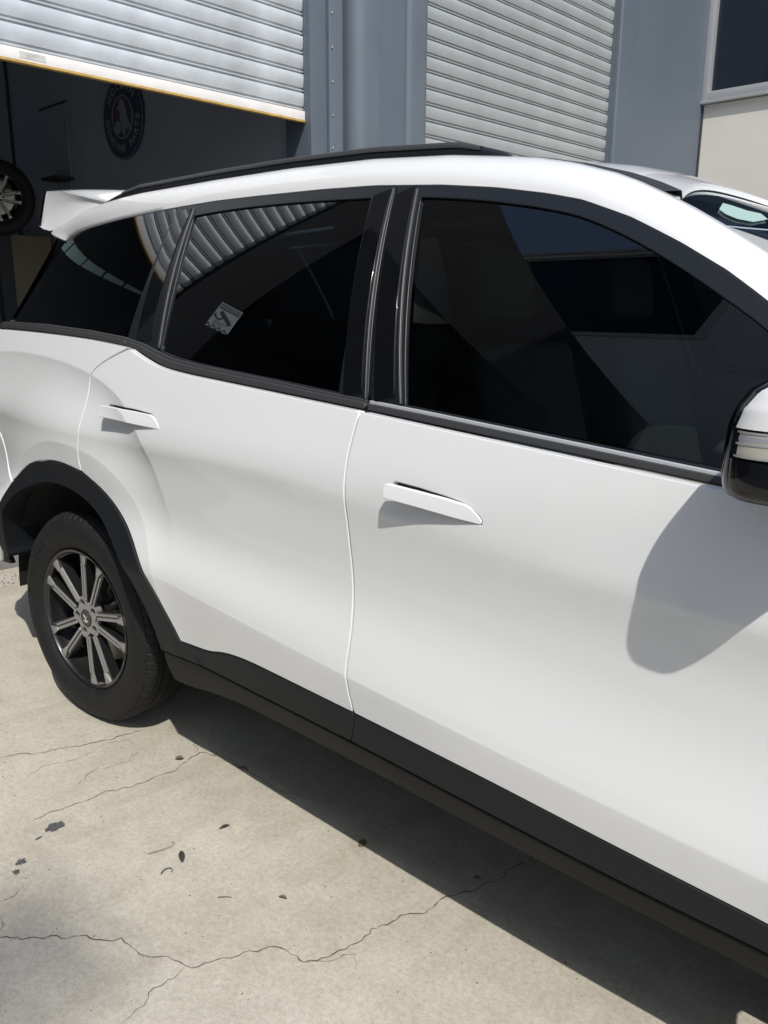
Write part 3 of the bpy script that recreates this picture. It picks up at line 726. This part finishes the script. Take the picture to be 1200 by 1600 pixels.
def handle(door, pts, side, h, parent_name='door_handle'):
    """pull handle: front end flush, rear end standing proud; pts = rear-top, front-top..., rear-bottom"""
    x0 = min(p[0] for p in pts); x1 = max(p[0] for p in pts)
    def fn(x, z): 
        t = min(1, max(0, (x1-x)/(x1-x0))); return S(x, z)-.0005-h*t
    o = panel('handle', pts, fn, M['white'], door, ins=.0022, r=.002, depth=.008, d=.010, round_=False, side=side, creases=[CR_H] if x0 < .8 else ())
    # arm at the rear end
    return o
def arch_liner(xc, side, R1=.475):
    y0, y1 = .03, .46
    revolve('wheel_arch_liner', [(y0, R1), (y1, R1), (y1, 0.01)], 48, M['under'], car, c=(xc, .34), ang0=R(-35), ang1=R(215)).data
    if side < 0:
        pass
for side in (1, -1):
    nm = 'right' if side > 0 else 'left'
    # quarter panel
    q = [(-.80, 1.309)]+[p for p in belt_low if -.79 < p[0] < .3]+[(.335, 1.279)]+rcut[1:]+[p for p in reversed(arch_out) if -.41 < p[0] < .13]+[(-0.411, 0.80), (-0.484, 0.83), (-0.538, 0.881), (-.62, .955), (-.74, 1.0), (-.86, 1.02), (-.90, 1.15), (-.875, 1.225)]
    quarter = panel('quarter_panel', q, S, M['white'], car, side=side, creases=CRS)
    # rear door
    hole_f = [(1.4285, 1.0594), (1.4265, 1.0549), (1.4301, 1.0297), (1.4987, 1.0206), (1.5897, 1.0125), (1.6481, 1.0092), (1.6529, 1.0124), (1.6528, 1.0213), (1.6431, 1.0307), (1.6223, 1.0432), (1.6109, 1.0472), (1.5598, 1.0540), (1.50, 1.0605), (1.435, 1.0645)]
    hole_r = [(0.279, 1.1140), (0.284, 1.0800), (0.4054, 1.0785), (0.5791, 1.0742), (0.5853, 1.0778), (0.5838, 1.0843), (0.5642, 1.0992), (0.5450, 1.1113), (0.5319, 1.1155), (0.4261, 1.1200), (.287, 1.1200)]
    han_f = [(1.4423, 1.0653), (1.4368, 1.0611), (1.4363, 1.0568), (1.4381, 1.0392), (1.4402, 1.0363), (1.4451, 1.0350), (1.5179, 1.0270), (1.5975, 1.0168), (1.6465, 1.0121), (1.6500, 1.0145), (1.6500, 1.0206), (1.6400, 1.0293), (1.6230, 1.0412), (1.6120, 1.0450), (1.5715, 1.0515), (1.5025, 1.0590)]
    han_r = [(0.2905, 1.1185), (0.2864, 1.1158), (0.2907, 1.0882), (0.2947, 1.0860), (0.4444, 1.0820), (0.5812, 1.0770), (0.5840, 1.0802), (0.5820, 1.0844), (0.5650, 1.0980), (0.5430, 1.1090), (0.5320, 1.1120), (0.454, 1.1155), (0.3478, 1.1178)]
    rd = rcut+[p for p in arch_out if p[0] > .2]+[p for p in clad_top if .68 < p[0] < 1.34]+list(reversed(bcut))+[p for p in reversed(belt_low) if .34 < p[0] < 1.30]
    rear_door = panel('rear_door', rd, S, M['white'], car, side=side, holes=[hole_r], creases=CRS, hole_sharp=True)
    fd = bcut+[p for p in clad_top if p[0] > 1.36]+front_cut[1:]+[p for p in reversed(belt_low) if 1.31 < p[0] < 2.33]
    front_door = panel('front_door', fd, S, M['white'], car, side=side, holes=[hole_f], creases=CRS, hole_sharp=True)
    for dr, ho in ((rear_door, hole_r), (front_door, hole_f)):
        panel('handle_recess', ho, lambda x, z: S(x, z)+.016, M['rubber'], dr, ins=-.003, round_=False, edge=False, d=.02, side=side)
    handle(rear_door, han_r, side, .036)
    handle(front_door, han_f, side, .038)
    # cladding of doors and arches
    ca = list(arch_out[1:])+[p for p in clad_top if .68 < p[0] < 1.34]+[(1.350, .535), (1.346, .50), (1.332, .457)]+[p for p in reversed(clad_bot) if .57 < p[0] < 1.3]+list(reversed(arch_in))+[(-.484, .49), (-.52, .505), (-.545, .53)]
    panel('wheel_arch_cladding', ca, lambda x, z: S(x, z)-.004 if x < .75 else S(x, z)-.001, M['clad'], car, ins=.0035, r=.003, depth=.13, side=side)
    cf = [(1.350, .535)]+[p for p in clad_top if p[0] > 1.36]+[(2.31, .422)]+[p for p in reversed(clad_bot) if 1.34 < p[0] < 2.3]+[(1.332, .457), (1.346, .50)]
    panel('door_cladding', cf, lambda x, z: S(x, z)-.001, M['clad'], front_door, ins=.0035, r=.003, depth=.02, side=side)
    # sill
    def SL(x, z): 
        zt = float(np.interp(x, [p[0] for p in clad_bot], [p[1] for p in clad_bot])); u = zt-z
        return S(x, zt)+.002+.30*u+1.2*u*u*(u > 0)
    sl2 = [(x, z-.011) for x, z in clad_bot]+list(reversed(sill_bot))
    panel('sill_moulding', sl2, SL, M['sillclad'], car, ins=.001, r=.006, depth=.10, side=side)
    panel('sill_seal', [(x, z+.01) for x, z in clad_bot]+[(x, z-.03) for x, z in reversed(clad_bot)], lambda x, z: S(x, z)+.018, M['under'], car, ins=.001, edge=False, side=side)
    # fender, front cladding
    fo = [(2.84+.49*math.cos(R(a)), .37+.545*math.sin(R(a))) for a in (168, 150, 130, 110, 90, 70, 50, 30, 12)]
    fi = [(2.84+.44*math.cos(R(a)), .37+.465*math.sin(R(a))) for a in (172, 150, 130, 110, 90, 70, 50, 30, 8)]
    fe = list(reversed([(x, z) for x, z in front_cut[1:]]))+[p for p in [(2.34, .47)]]
    fe = [(2.33, 1.118), (2.335, .95), (2.352, .8), (2.350, .62), (2.33, .475)]+[(2.31+.0, .475)][:0]+[(2.20, .47)][:0]
    fp = [(2.33, 1.118), (2.335, .95), (2.352, .8), (2.34, .62)]+[p for p in fo if p[1] > .6]+[(3.30, .62), (3.42, .75), (3.50, .86), (3.40, .93), (3.1, .985), (2.7, 1.06), (2.42, 1.112)]
    panel('front_fender', fp, S, M['white'], car, side=side)
    fa = fo+[(3.37, .40)]+list(reversed(fi))+[(2.30, .40), (2.31, .47), (2.345, .60)]
    panel('wheel_arch_cladding', [(2.335, .60)]+fo[1:]+[(3.36, .42)]+list(reversed(fi))+[(2.275, .40)][:0]+[(2.32, .42), (2.33, .5)], lambda x, z: S(x, z)-.004, M['clad'], car, ins=.0035, depth=.05, side=side)
    panel('wheel_arch_cladding', [(2.285, .35), (2.285, .485), (2.345, .60), (2.37, .60), (2.415, .52), (2.465, .48), (2.47, .33)], lambda x, z: S(x, z)+.002, M['clad'], car, edge=False, side=side)
    # inner body skin seen in the shut lines, dark wheel arch liners
    panel('inner_body', [(-.75, 1.30)]+[(p[0], p[1]-.012) for p in belt_low if -.7 < p[0] < 2.4]+[(2.40, .45), (2.2, .44), (.72, .47)]+[(x*1.03, z+.02) for x, z in reversed(arch_out[1:-1])]+[(-.70, .95)], lambda x, z: S(x, z)+.021, M['white'], car, edge=False, d=.06, side=side)
    for xc in (0, 2.84):
        y0, y1 = my(.075, side), my(.48, side)
        revolve('wheel_arch_liner', [(y0, .525), (y1, .525), (y1, .01)], 48, M['under'], car, c=(xc, .355), ang0=R(6), ang1=R(180))
    # ---- greenhouse
    qg = [(-.602, 1.628)]+[p for p in dlo_top if -.58 < p[0] < .25]+[(.283, 1.6835), (.270, 1.5), (.256, 1.305)]+[p for p in reversed(belt_up) if -.84 < p[0] < .25]+[(-.785, 1.335), (-.696, 1.482)]
    panel('quarter_window', qg, lambda x, z: G(x, z)+.002, M['tint'], car, ins=.002, r=.0015, depth=.006, side=side)
    g_r = [(.392, 1.652), (.506, 1.657), (.676, 1.659), (.9, 1.655), (1.112, 1.646), (1.150, 1.50), (1.180, 1.35), (1.197, 1.214), (1.0, 1.228), (.83, 1.238), (.67, 1.248), (.54, 1.260), (.458, 1.2745), (.432, 1.45)]
    fr = [(.283, 1.6835)]+[p for p in dlo_top if .3 < p[0] < 1.12]+[(1.177, 1.669), (1.225, 1.45), (1.288, 1.206)]+[p for p in reversed(belt_up) if .26 < p[0] < 1.29]+[(.256, 1.305), (.270, 1.5)]
    panel('window_frame', fr, G, M['frame'], rear_door, ins=.002, r=.002, depth=.02, side=side, holes=[g_r])
    panel('window_glass', g_r, lambda x, z: G(x, z)+.006, M['tint'], rear_door, ins=-.004, edge=False, side=side)
    g_f = [(1.266, 1.636), (1.40, 1.622), (1.517, 1.604), (1.604, 1.588), (1.687, 1.568), (1.796, 1.524), (1.898, 1.472), (1.991, 1.418), (2.063, 1.374), (2.2, 1.27), (2.31, 1.175), (2.318, 1.14), (2.043, 1.157), (1.79, 1.176), (1.622, 1.188), (1.452, 1.200), (1.393, 1.2035), (1.33, 1.40)]
    ff = [(1.183, 1.668)]+[p for p in dlo_top if 1.2 < p[0]]+[p for p in reversed(belt_up) if p[0] > 1.30]+[(1.296, 1.206), (1.233, 1.45)]
    panel('window_frame', ff, G, M['frame'], front_door, ins=.002, r=.002, depth=.02, side=side, holes=[g_f])
    panel('window_glass', g_f, lambda x, z: G(x, z)+.007, M['tint2'], front_door, ins=-.004, edge=False, side=side)
    # gloss black pillar covers with bright beads
    def bar(name, a, b, wd, m_, par, o_=.003, seg_=14, rr=.0015):
        pts = []
        a, b = Vector(a), Vector(b); t = (b-a).normalized(); n = Vector((-t.y, t.x))*wd/2
        bow = lambda s: n.normalized()*(-.006*math.sin(math.pi*s))
        L = [a.lerp(b, i/seg_)+bow(i/seg_)+n for i in range(seg_+1)]+[a.lerp(b, i/seg_)+bow(i/seg_)-n for i in range(seg_, -1, -1)]
        return panel(name, [tuple(p) for p in L], G, M[m_], par, ins=0, r=rr, depth=.006, off=o_, d=.03, side=side, round_=False)
    bar('pillar_cover', (.325, 1.672), (.352, 1.300), .075, 'gloss', rear_door, .003)
    bar('pillar_bead', (.378, 1.672), (.446, 1.284), .005, 'trim', rear_door, .005, rr=.0025)
    bar('pillar_cover', (1.143, 1.655), (1.240, 1.215), .052, 'gloss', rear_door, .003)
    bar('pillar_cover', (1.215, 1.655), (1.335, 1.211), .052, 'gloss', front_door, .003)
    bar('pillar_bead', (1.176, 1.662), (1.283, 1.210), .0012, 'bead', rear_door, .0055, rr=.0015)
    bar('pillar_bead', (1.249, 1.655), (1.382, 1.208), .0018, 'bead', front_door, .0055, rr=.0018)
    # belt mouldings: dark strip with a bright upper lip, one per opening
    for a, b, par in ((-.84, .262, quarter), (.268, 1.286, rear_door), (1.297, 2.33, front_door)):
        xs = np.linspace(a, b, 30)
        lo = [(x, interp(x, belt_low)[0]-.001) for x in xs]; up = [(x, interp(x, belt_up)[0]-.001) for x in xs]; mid = [(x, l[1]+(u[1]-l[1])*.66) for x, l, u in zip(xs, lo, up)]
        BM = lambda x, z: G(x, 1.19)+.30*(z-1.19)-.006
        panel('belt_moulding', lo+list(reversed(mid)), BM, M['trim'], par, ins=.001, r=.003, depth=.02, d=.02, side=side, round_=False)
        panel('belt_lip', [(x, z+.001) for x, z in mid]+list(reversed(up)), lambda x, z: BM(x, z)+.003, M['trim' if par is not front_door else 'chrome'], par, ins=.0005, r=.0025, depth=.02, d=.02, side=side, round_=False)
    # ---- cant rail / roof side / A pillar in one sweep
    tops = [(-.80, .455, 1.668), (-.713, .445, 1.695), (-.554, .43, 1.720), (-.482, .42, 1.729), (-.244, .39, 1.742), (-.13, .378, 1.747), (0, .367, 1.750), (.18, .361, 1.751), (.42, .36, 1.754), (.75, .36, 1.754), (1.04, .36, 1.747), (1.28, .36, 1.731), (1.42, .36, 1.714), (1.52, .352, 1.699), (1.61, .342, 1.679), (1.70, .333, 1.652), (1.755, .330, 1.630), (1.805, .322, 1.607), (1.86, .315, 1.580), (1.93, .305, 1.541), (2.0, .30, 1.500), (2.2, .265, 1.365), (2.45, .24, 1.185)]
    xs = np.linspace(-.60, 2.42, 110); P = []; ZK_ = [p[0] for p in tops]
    for x in xs:
        x = float(x); lx = x; lz = interp(x, dlo_top)[0]; ly = G(lx, lz); x = x-.20*ss(.1, .70, .0-x); ty, tz = interp(x, tops)
        A = Vector((lx, ly+.014, lz-.012)); A1 = Vector((lx, ly-.001, lz+.0015)); D = Vector((x, ty, tz)); C = Vector((x*.7+lx*.3, ly+(ty-ly)*.16, lz+(tz-lz)*.74))
        row = [A, Vector((lx, ly+.002, lz-.001))]
        for i in range(11):
            t = i/10; row.append(A1*(1-t)**2+C*2*t*(1-t)+D*t*t)
        row += [D+Vector((0, .004, -.002)), D+Vector((0, .008, -.014))]
        P.append([Vector((p.x, my(p.y, side), p.z)) for p in row])
    cr = grid('roof_side_rail', P, M['white'], car, flip=(side > 0))
    cr.data.set_sharp_from_angle(angle=R(60))
    mesh('rail_end', [tuple(p) for p in P[0]], [tuple(range(len(P[0])))], M['white'], cr)
    # ditch moulding (black) ahead of the roof rack
    P = [[Vector((x, my(interp(x, tops)[0]+dy, side), interp(x, tops)[1]+dz)) for dy, dz in ((.006, -.006), (.010, .0015), (.030+.05*ss(1.55, 1.8, x), .0035+.006*ss(1.55, 1.8, x)), (.036+.05*ss(1.55, 1.8, x), -.002), (.036+.05*ss(1.55, 1.8, x), -.012))] for x in np.linspace(1.40, 1.80, 20)]
    grid('roof_ditch_strip', P, M['rubber'], car, flip=(side > 0))
    # roof rack rail
    P = []
    for x in np.linspace(-.25, 1.44, 60):
        ty, tz = interp(x, tops); e = min(1, (x+.25)/.25, (1.44-x)/.14); e = max(0., e)**.6; h = .024*e
        P.append([Vector((x, my(ty+dy, side), tz+dz)) for dy, dz in ((-.002, -.006), (-.001, h*.5), (.003, h*.95), (.008, h+.001), (.018, h+.001), (.024, h*.9), (.028, -.006))])
    rk = grid('roof_rack_rail', P, M['frame'], car, flip=(side > 0)); rk.data.set_sharp_from_angle(angle=R(60))
    P = []
    for x in np.linspace(-.12, 1.36, 50):
        ty, tz = interp(x, tops); e = min(1, (x+.25)/.25, (1.44-x)/.14); h = .024*max(0, e)**.6
        P.append([Vector((x, my(ty+dy, side), tz+dz)) for dy, dz in ((-.0026, h*.60), (-.002, h*1.02), (.004, h*1.12), (.010, h*1.06))])
    grid('rack_lip', P, M['trim'], rk, flip=(side > 0))
    # rear bumper side, tail lamp
    rb = [(-.545, .52), (-.503, .623), (-.46, .715), (-.405, .79), (-.484, .823), (-.538, .873), (-.62, .947), (-.74, .992), (-.86, 1.01), (-.93, .98), (-.95, .7), (-.93, .52), (-.75, .47), (-.58, .45)]
    panel('rear_bumper', rb, S, M['white'], car, side=side)
    panel('rear_bumper_cladding', [(-.54, .515), (-.58, .48), (-.75, .48), (-.93, .52), (-.92, .44), (-.75, .43), (-.60, .44), (-.50, .455)], lambda x, z: S(x, z)+.01, M['clad'], car, side=side)
    panel('tail_lamp', [(-.80, 1.309), (-.87, 1.228), (-.90, 1.155), (-.965, 1.16), (-.975, 1.27), (-.93, 1.31)], lambda x, z: S(x, z)-.003, M['redlens'], car, side=side)
    panel('front_bumper', [(3.37, .42), (3.32, .62), (3.42, .75), (3.5, .86), (3.6, .84), (3.64, .6), (3.62, .42)], lambda x, z: S(min(x, 3.5), z)+max(0, x-3.5)*1.2, M['white'], car, side=side)
    panel('headlamp', [(3.42, .925), (3.12, .975), (3.2, 1.0), (3.5, .93), (3.56, .87), (3.5, .865)], lambda x, z: S(min(x, 3.45), z)-.002+max(0, x-3.45)*1.0, M['lens'], car, side=side)
# --- roof skin, spoiler, windscreen, bonnet, tail
TOPS = [(-.80, .455, 1.668), (-.713, .445, 1.695), (-.554, .43, 1.720), (-.482, .42, 1.729), (-.244, .39, 1.742), (-.13, .378, 1.747), (0, .367, 1.750), (.18, .361, 1.751), (.42, .36, 1.754), (.75, .36, 1.754), (1.04, .36, 1.747), (1.28, .36, 1.731), (1.42, .36, 1.714), (1.61, .36, 1.679), (1.80, .36, 1.607)]
def zd(x): return interp(x, TOPS)[1]
def hw(x): return YC-interp(x, TOPS)[0]-.026
def header(u): return 1.80-.105*(1-u*u)       # u = -1..1 across
P = []
for i in range(41):
    u = -1+2*i/40
    row = []
    for j in range(61):
        x = -.80+(header(u)+.80)*j/60; xx = min(x, 1.8); row.append(Vector((x, YC+u*hw(xx), zd(xx)-.004+.040*(1-abs(u)**2.6)+ (0 if j else -.01))))
    row.append(row[-1]+Vector((.004, 0, -.003))); row.append(row[-1]+Vector((.0, 0, -.012)))
    P.append(row)
rf = grid('roof', P, M['white'], car)
P = []
for i in range(41):
    u = -1+2*i/40; row = []
    a = Vector((header(u)-.012, YC+u*(YC-.345), zd(header(u))-.012+.040*(1-abs(u)**2.6)-.004)); b = Vector((2.66-.22*u*u, YC+u*(YC-.22), 1.10+.02*(1-u*u)))
    for j in range(31):
        t = j/30; p = a.lerp(b, t); p += Vector((.045*math.sin(math.pi*t), 0, .045*math.sin(math.pi*t)))*(1-.75*u*u); row.append(p)
    P.append(row)
ws = grid('windscreen', P, M['clearglass'], car)
def on_ws(u, t, lift=.003):
    i = (u+1)/2*40; j = t*30; i0, j0 = min(39, int(i)), min(29, int(j)); fi_, fj = i-i0, j-j0
    p = (P[i0][j0]*(1-fi_)+P[i0+1][j0]*fi_)*(1-fj)+(P[i0][j0+1]*(1-fi_)+P[i0+1][j0+1]*fi_)*fj
    return p+Vector((.5, 0, .85))*lift
# black ceramic band behind the top and sides of the windscreen
Pb = [[on_ws(-1+2*i/40, t_, -.004) for t_ in (0.0, .03, .075)] for i in range(41)]; grid('windscreen_band', Pb, M['gloss'], ws)
stk = [(-.02, .0), (.30, -.03), (.36, .0), (.42, .06), (.55, .10), (.42, .15), (.10, .14), (-.04, .09), (-.07, .04)]
# bonnet, grille, rear
P2 = []
for i in range(31):
    u = -1+2*i/30; row = []
    for j in range(21):
        t = j/20; x = 2.66-.22*u*u+(3.48-.16*u*u-(2.66-.22*u*u))*t
        row.append(Vector((x, YC+u*(YC-.17-.10*t*abs(u)), 1.075-.12*t-.06*t*t-.035*u*u)))
    row.append(row[-1]+Vector((.02, 0, -.05))); P2.append(row)
grid('bonnet', P2, M['white'], car)
P2 = [[Vector((3.50+.13*(1-u*u)+dx, YC+u*(YC-.22), z)) for dx, z in ((-.05, .90), (.03, .80), (.06, .6), (.03, .4), (-.05, .28))] for u in np.linspace(-1, 1, 21)]
grid('front_bumper_face', P2, M['white'], car)
P2 = [[Vector((3.515+.13*(1-u*u)+dx, YC+u*.45, z)) for dx, z in ((.0, .86), (.045, .80), (.065, .7), (.07, .62))] for u in np.linspace(-1, 1, 15)]
grid('grille', P2, M['gloss'], car)
REDGE = [(1.66, -.72, .455), (1.60, -.75, .425), (1.50, -.79, .375), (1.40, -.83, .325), (1.335, -.855, .290), (1.20, -.91, .20), (1.0, -.945, .145), (.8, -.985, .13), (.5, -.985, .13), (.42, -.95, .15)]
def rear_pt(u, z):
    x, y = [float(np.interp(z, [r_[0] for r_ in reversed(REDGE)], [r_[i] for r_ in reversed(REDGE)])) for i in (1, 2)]
    return Vector((x-.10*(1-abs(u)**3), YC+u*(YC-y), z))
U_ = np.linspace(-1, 1, 31)
grid('rear_window', [[rear_pt(u, z) for z in (1.67, 1.6, 1.5, 1.4, 1.335)] for u in U_], M['tint'], car, flip=True)
grid('tailgate', [[rear_pt(u, z) for z in (1.335, 1.2, 1.0, .8)] for u in U_], M['white'], car, flip=True)
grid('rear_bumper_face', [[rear_pt(u, z) for z in (.8, .65, .5, .42)] for u in U_], M['white'], car, flip=True)
for side in (1, -1):     # black corner piece between quarter window and rear window
    P3 = []
    for xa, z in ((-.787, 1.332), (-.742, 1.41), (-.70, 1.48), (-.65, 1.55), (-.600, 1.632)):
        e = rear_pt(-1, z); a_ = Vector((xa+.004, G(xa, z)+.003, z)); c_ = Vector((e.x, e.y+.03, z)); m_ = a_.lerp(c_, .5)+Vector((-.006, -.006, 0))
        P3.append([Vector((q.x, my(q.y, side), q.z)) for q in (a_, m_, c_, Vector((e.x+.0, e.y+.12, z)))])
    grid('corner_glass', P3, M['gloss'], car, flip=(side < 0))
# spoiler
secs = []
for k in range(61):
    u = -1+2*k/60; au = abs(u); y = YC+u*(YC-.462); e = ss(.70, 1, au); cr_ = .036*(1-au**2.6)
    mx = lambda a, b: a+(b-a)*e
    rx = mx(-.10, -.26)
    secs.append([Vector((rx, y, zd(rx)-.002+cr_)), Vector((mx(-.28, -.34), y, mx(1.800, 1.752))), Vector((mx(-.42, -.45), y, mx(1.816, 1.772))), Vector((-.60, y, mx(1.832, 1.800))), Vector((-.72, y, mx(1.842, 1.822))), Vector((-.795-.03*(1-au*au), y, mx(1.848, 1.833))), Vector((-.81-.03*(1-au*au), y, mx(1.845, 1.829))), Vector((-.822-.03*(1-au*au), y, mx(1.832, 1.815))), Vector((-.878-.03*(1-au*au), y, 1.712)), Vector((-.882-.03*(1-au*au), y, 1.702)), Vector((-.865, y, 1.692)), Vector((-.74, y, 1.674)), Vector((-.50, y, 1.69))])
sp_ = grid('rear_spoiler', secs, M['white'], car, flip=False); sp_.data.set_sharp_from_angle(angle=R(28))
for u_, s_ in ((0, 1), (60, -1)):      # concave end plates
    r_ = secs[u_]; low = [(-.882, 1.702), (-.85, 1.690), (-.80, 1.680), (-.73, 1.682), (-.60, 1.702), (-.46, 1.728), (-.36, 1.734), (-.26, 1.738)]
    up = [r_[9], r_[8].lerp(r_[7], .5), r_[7], r_[6], r_[4], r_[3], r_[2], r_[0]]; Pe = []
    for a_, l_ in zip(up, low):
        b_ = Vector((l_[0], r_[0].y-.008*s_, l_[1])); Pe.append([a_, a_.lerp(b_, .33)+Vector((0, .010*s_, 0)), a_.lerp(b_, .66)+Vector((0, .009*s_, 0)), b_])
    grid('spoiler_end', Pe, M['white'], sp_, flip=(s_ < 0))
    Pe = []
    for t_ in np.linspace(0, 1, 7):
        q_ = r_[6].lerp(r_[9], float(t_)); w_ = .018+.022*math.sin(math.pi*t_)
        Pe.append([q_+Vector((-.004, 0, 0)), q_+Vector((-.4*w_, -.004*s_, 0)), q_+Vector((-w_, .0, 0)), q_+Vector((-w_-.004, .05*s_, 0))])
    grid('spoiler_edge_trim', Pe, M['gloss'], sp_, flip=(s_ < 0))
    Pe = [[p[2]+Vector((-.001, -.001*s_, 0)), p[2]+Vector((-.012, .004*s_, 0))] for p in Pe]
    grid('spoiler_outer_fin', Pe, M['lens'], sp_, flip=(s_ < 0))
# underbody and cabin
box('underbody', (-.38, 3.45, .20, 1.69, .28, .34), M['under'], car)
box('floor_pan', (.5, 2.25, .14, 1.75, .40, .42), M['trimint'], car)
box('rear_axle', (-.03, .03, .3, 1.6, .33, .39), M['under'], car)
def soft(name, b, m_, parent=car, sub=2, rot=None, **k):
    o = box(name, b, M[m_], parent, **k); bm = bmesh.new(); bm.from_mesh(o.data)
    bmesh.ops.bevel(bm, geom=list(bm.edges), offset=.035, segments=4, affect='EDGES', profile=.5); bm.to_mesh(o.data); bm.free()
    o.data.polygons.foreach_set('use_smooth', [True]*len(o.data.polygons)); return o
for y in (.38, 1.10):
    st = soft('front_seat', (1.35, 1.85, y, y+.48, .62, .80), 'seat')
    bk = soft('seat_back', (-.08, .08, y+.01, y+.47, 0, .58), 'seat', st); bk.location = (1.42, 0, .74); bk.rotation_euler = (0, R(-16), 0)
    hr = soft('head_restraint', (-.06, .06, y+.11, y+.37, 0, .19), 'seat', st); hr.location = (1.235, 0, 1.36); hr.rotation_euler = (0, R(-10), 0)
rs = soft('rear_seat', (.45, .95, .25, 1.65, .62, .80), 'seat'); bk = soft('seat_back', (-.09, .09, .25, 1.65, 0, .60), 'seat', rs); bk.location = (.52, 0, .74); bk.rotation_euler = (0, R(-16), 0)
soft('dashboard', (2.15, 2.6, .15, 1.74, .75, 1.08), 'trimint')
swo = revolve('steering_wheel', [(.012*math.cos(t), .18+.012*math.sin(t)) for t in [2*math.pi*i/10 for i in range(11)]], 40, M['trimint'], car); swo.rotation_euler = (0, 0, R(-90)); swo.rotation_euler = (R(20), 0, R(-90)); swo.location = (2.02, .55, 1.02)
# green sticker inside the windscreen top corner
Vs = []
for a, b in stk: Vs.append(on_ws(-.70+a*.40, .105+b*.50, .004))
mesh('windscreen_sticker', Vs, [tuple(range(len(Vs)))], M['greenstick'], ws)
# ---- door mirror
def mirror_head(side):
    mh = empty('door_mirror', (0, 0, 0), car)
    prof = [(1.160, .80, -.004), (1.163, .90, 0), (1.172, .97, 0), (1.19, 1.0, 0), (1.222, 1.0, 0), (1.2555, .975, 0), (1.28, .93, .003), (1.302, .84, .009), (1.318, .68, .020), (1.328, .42, .030), (1.332, .02, .036)]
    def ringat(z, inx=0.):
        s, dx = interp(z, prof); c = Vector((2.192, -.040)); out = []
        N = 48
        for i in range(N+1):
            a = 2*math.pi*i/N; ca, sa = math.cos(a), math.sin(a); e = 2/3.2
            x = (abs(ca)**e)*math.copysign(1, ca)*.084; y = (abs(sa)**e)*math.copysign(1, sa)*.106
            if x > 0: x *= 1.15-.45*(-y/.106 if y < 0 else 0)*1.0
            x *= (1 if s > .6 else s/.6); out.append(Vector((c.x+x*(s)+dx*1.0+inx*0, my(c.y+y*s+dx*.6, side), z)))
        return out
    def part(name, z0, z1, m_, grow=1., n=10):
        P = []
        for j in range(n+1):
            z = z0+(z1-z0)*j/n; r_ = ringat(z); c = sum(r_, Vector())/len(r_); P.append([c+(p-c)*grow for p in r_])
        for q in P:
            for p in q: pass
        return grid(name, [list(r_) for r_ in P], M[m_], mh, flip=(side < 0))
    part('mirror_lower_cover', 1.160, 1.216, 'gloss'); part('mirror_cap', 1.256, 1.332, 'white', n=18); part('mirror_core', 1.205, 1.262, 'gloss', .950); part('turn_signal', 1.219, 1.253, 'lens', .985)
    r_ = ringat(1.161); mesh('mirror_underside', [tuple(p) for p in r_], [tuple(range(len(r_)))], M['gloss'], mh)
    # turn signal inner details: bright ribs
    for z in (1.2205, 1.237, 1.2515): part('signal_edge', z-.0012, z+.0012, 'chrome', .992, 2)
    part('signal_reflector', 1.2405, 1.2465, 'alloygrey', .9865, 2)
    sh = part('mirror_shell', 1.164, 1.322, 'gloss', .945, 24); sh.location.x = -.0095
    prism('mirror_arm', [(2.16, 1.165), (2.27, 1.165), (2.29, 1.20), (2.18, 1.20)], 1, my(.03, side), my(.10, side), M['gloss'], mh)
    return mh
mirror_head(1); mirror_head(-1)
# ---- painted reflection of a warning sign in the rear door glass, lettering mirrored
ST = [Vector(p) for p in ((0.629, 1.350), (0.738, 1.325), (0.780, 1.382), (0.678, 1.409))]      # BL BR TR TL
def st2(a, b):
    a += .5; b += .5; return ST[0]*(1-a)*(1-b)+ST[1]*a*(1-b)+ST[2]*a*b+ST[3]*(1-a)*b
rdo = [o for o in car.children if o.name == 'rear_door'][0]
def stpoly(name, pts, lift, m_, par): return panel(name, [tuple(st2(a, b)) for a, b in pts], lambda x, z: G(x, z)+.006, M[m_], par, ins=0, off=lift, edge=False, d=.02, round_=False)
stpoly('painted_sign_reflection', [(-.5, -.5), (.5, -.5), (.5, .5), (-.5, .5)], .0008, 'sticker', rdo)
stpoly('reflection_banner', [(-.46, .28), (.46, .28), (.46, .46), (-.46, .46)], .0013, 'stickerdark', rdo)
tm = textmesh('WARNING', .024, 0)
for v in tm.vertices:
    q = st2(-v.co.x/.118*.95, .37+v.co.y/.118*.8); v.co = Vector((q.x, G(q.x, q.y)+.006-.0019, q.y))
link('reflection_lettering', tm, M['sticker'], rdo)
stpoly('reflection_camera', [(-.30, .18), (-.22, .25), (-.05, .16), (.36, -.04), (.40, -.12), (.30, -.18), (-.05, .0), (-.28, .10)], .0013, 'stickerdark', rdo)
stpoly('reflection_camera', [(-.46, .05), (-.40, .08), (-.38, .0), (-.20, -.08), (-.08, .02), (-.02, -.02), (-.17, -.15), (-.42, -.06), (-.46, -.08)], .0013, 'stickerdark', rdo)
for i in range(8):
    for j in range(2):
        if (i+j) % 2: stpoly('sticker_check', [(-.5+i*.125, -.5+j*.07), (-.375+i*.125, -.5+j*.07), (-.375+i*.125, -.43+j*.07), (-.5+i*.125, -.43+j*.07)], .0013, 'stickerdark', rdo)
for j in range(3): stpoly('reflection_print', [(-.32, -.18-j*.06), (.34-.1*j, -.18-j*.06), (.34-.1*j, -.195-j*.06), (-.32, -.195-j*.06)], .0013, 'stickerdark', rdo)
# loose wheel on the stand
bw = copytree(wheel, None); bw.name = 'loose_wheel'; bw.location = bldpt((-3.10, 1.98, 2.27)); bw.rotation_euler = (0, 0, R(67)); bw.scale = (.84, .84, .84)
tag(bw, 'dark alloy wheel held up on a stand inside the dark workshop', 'wheel')
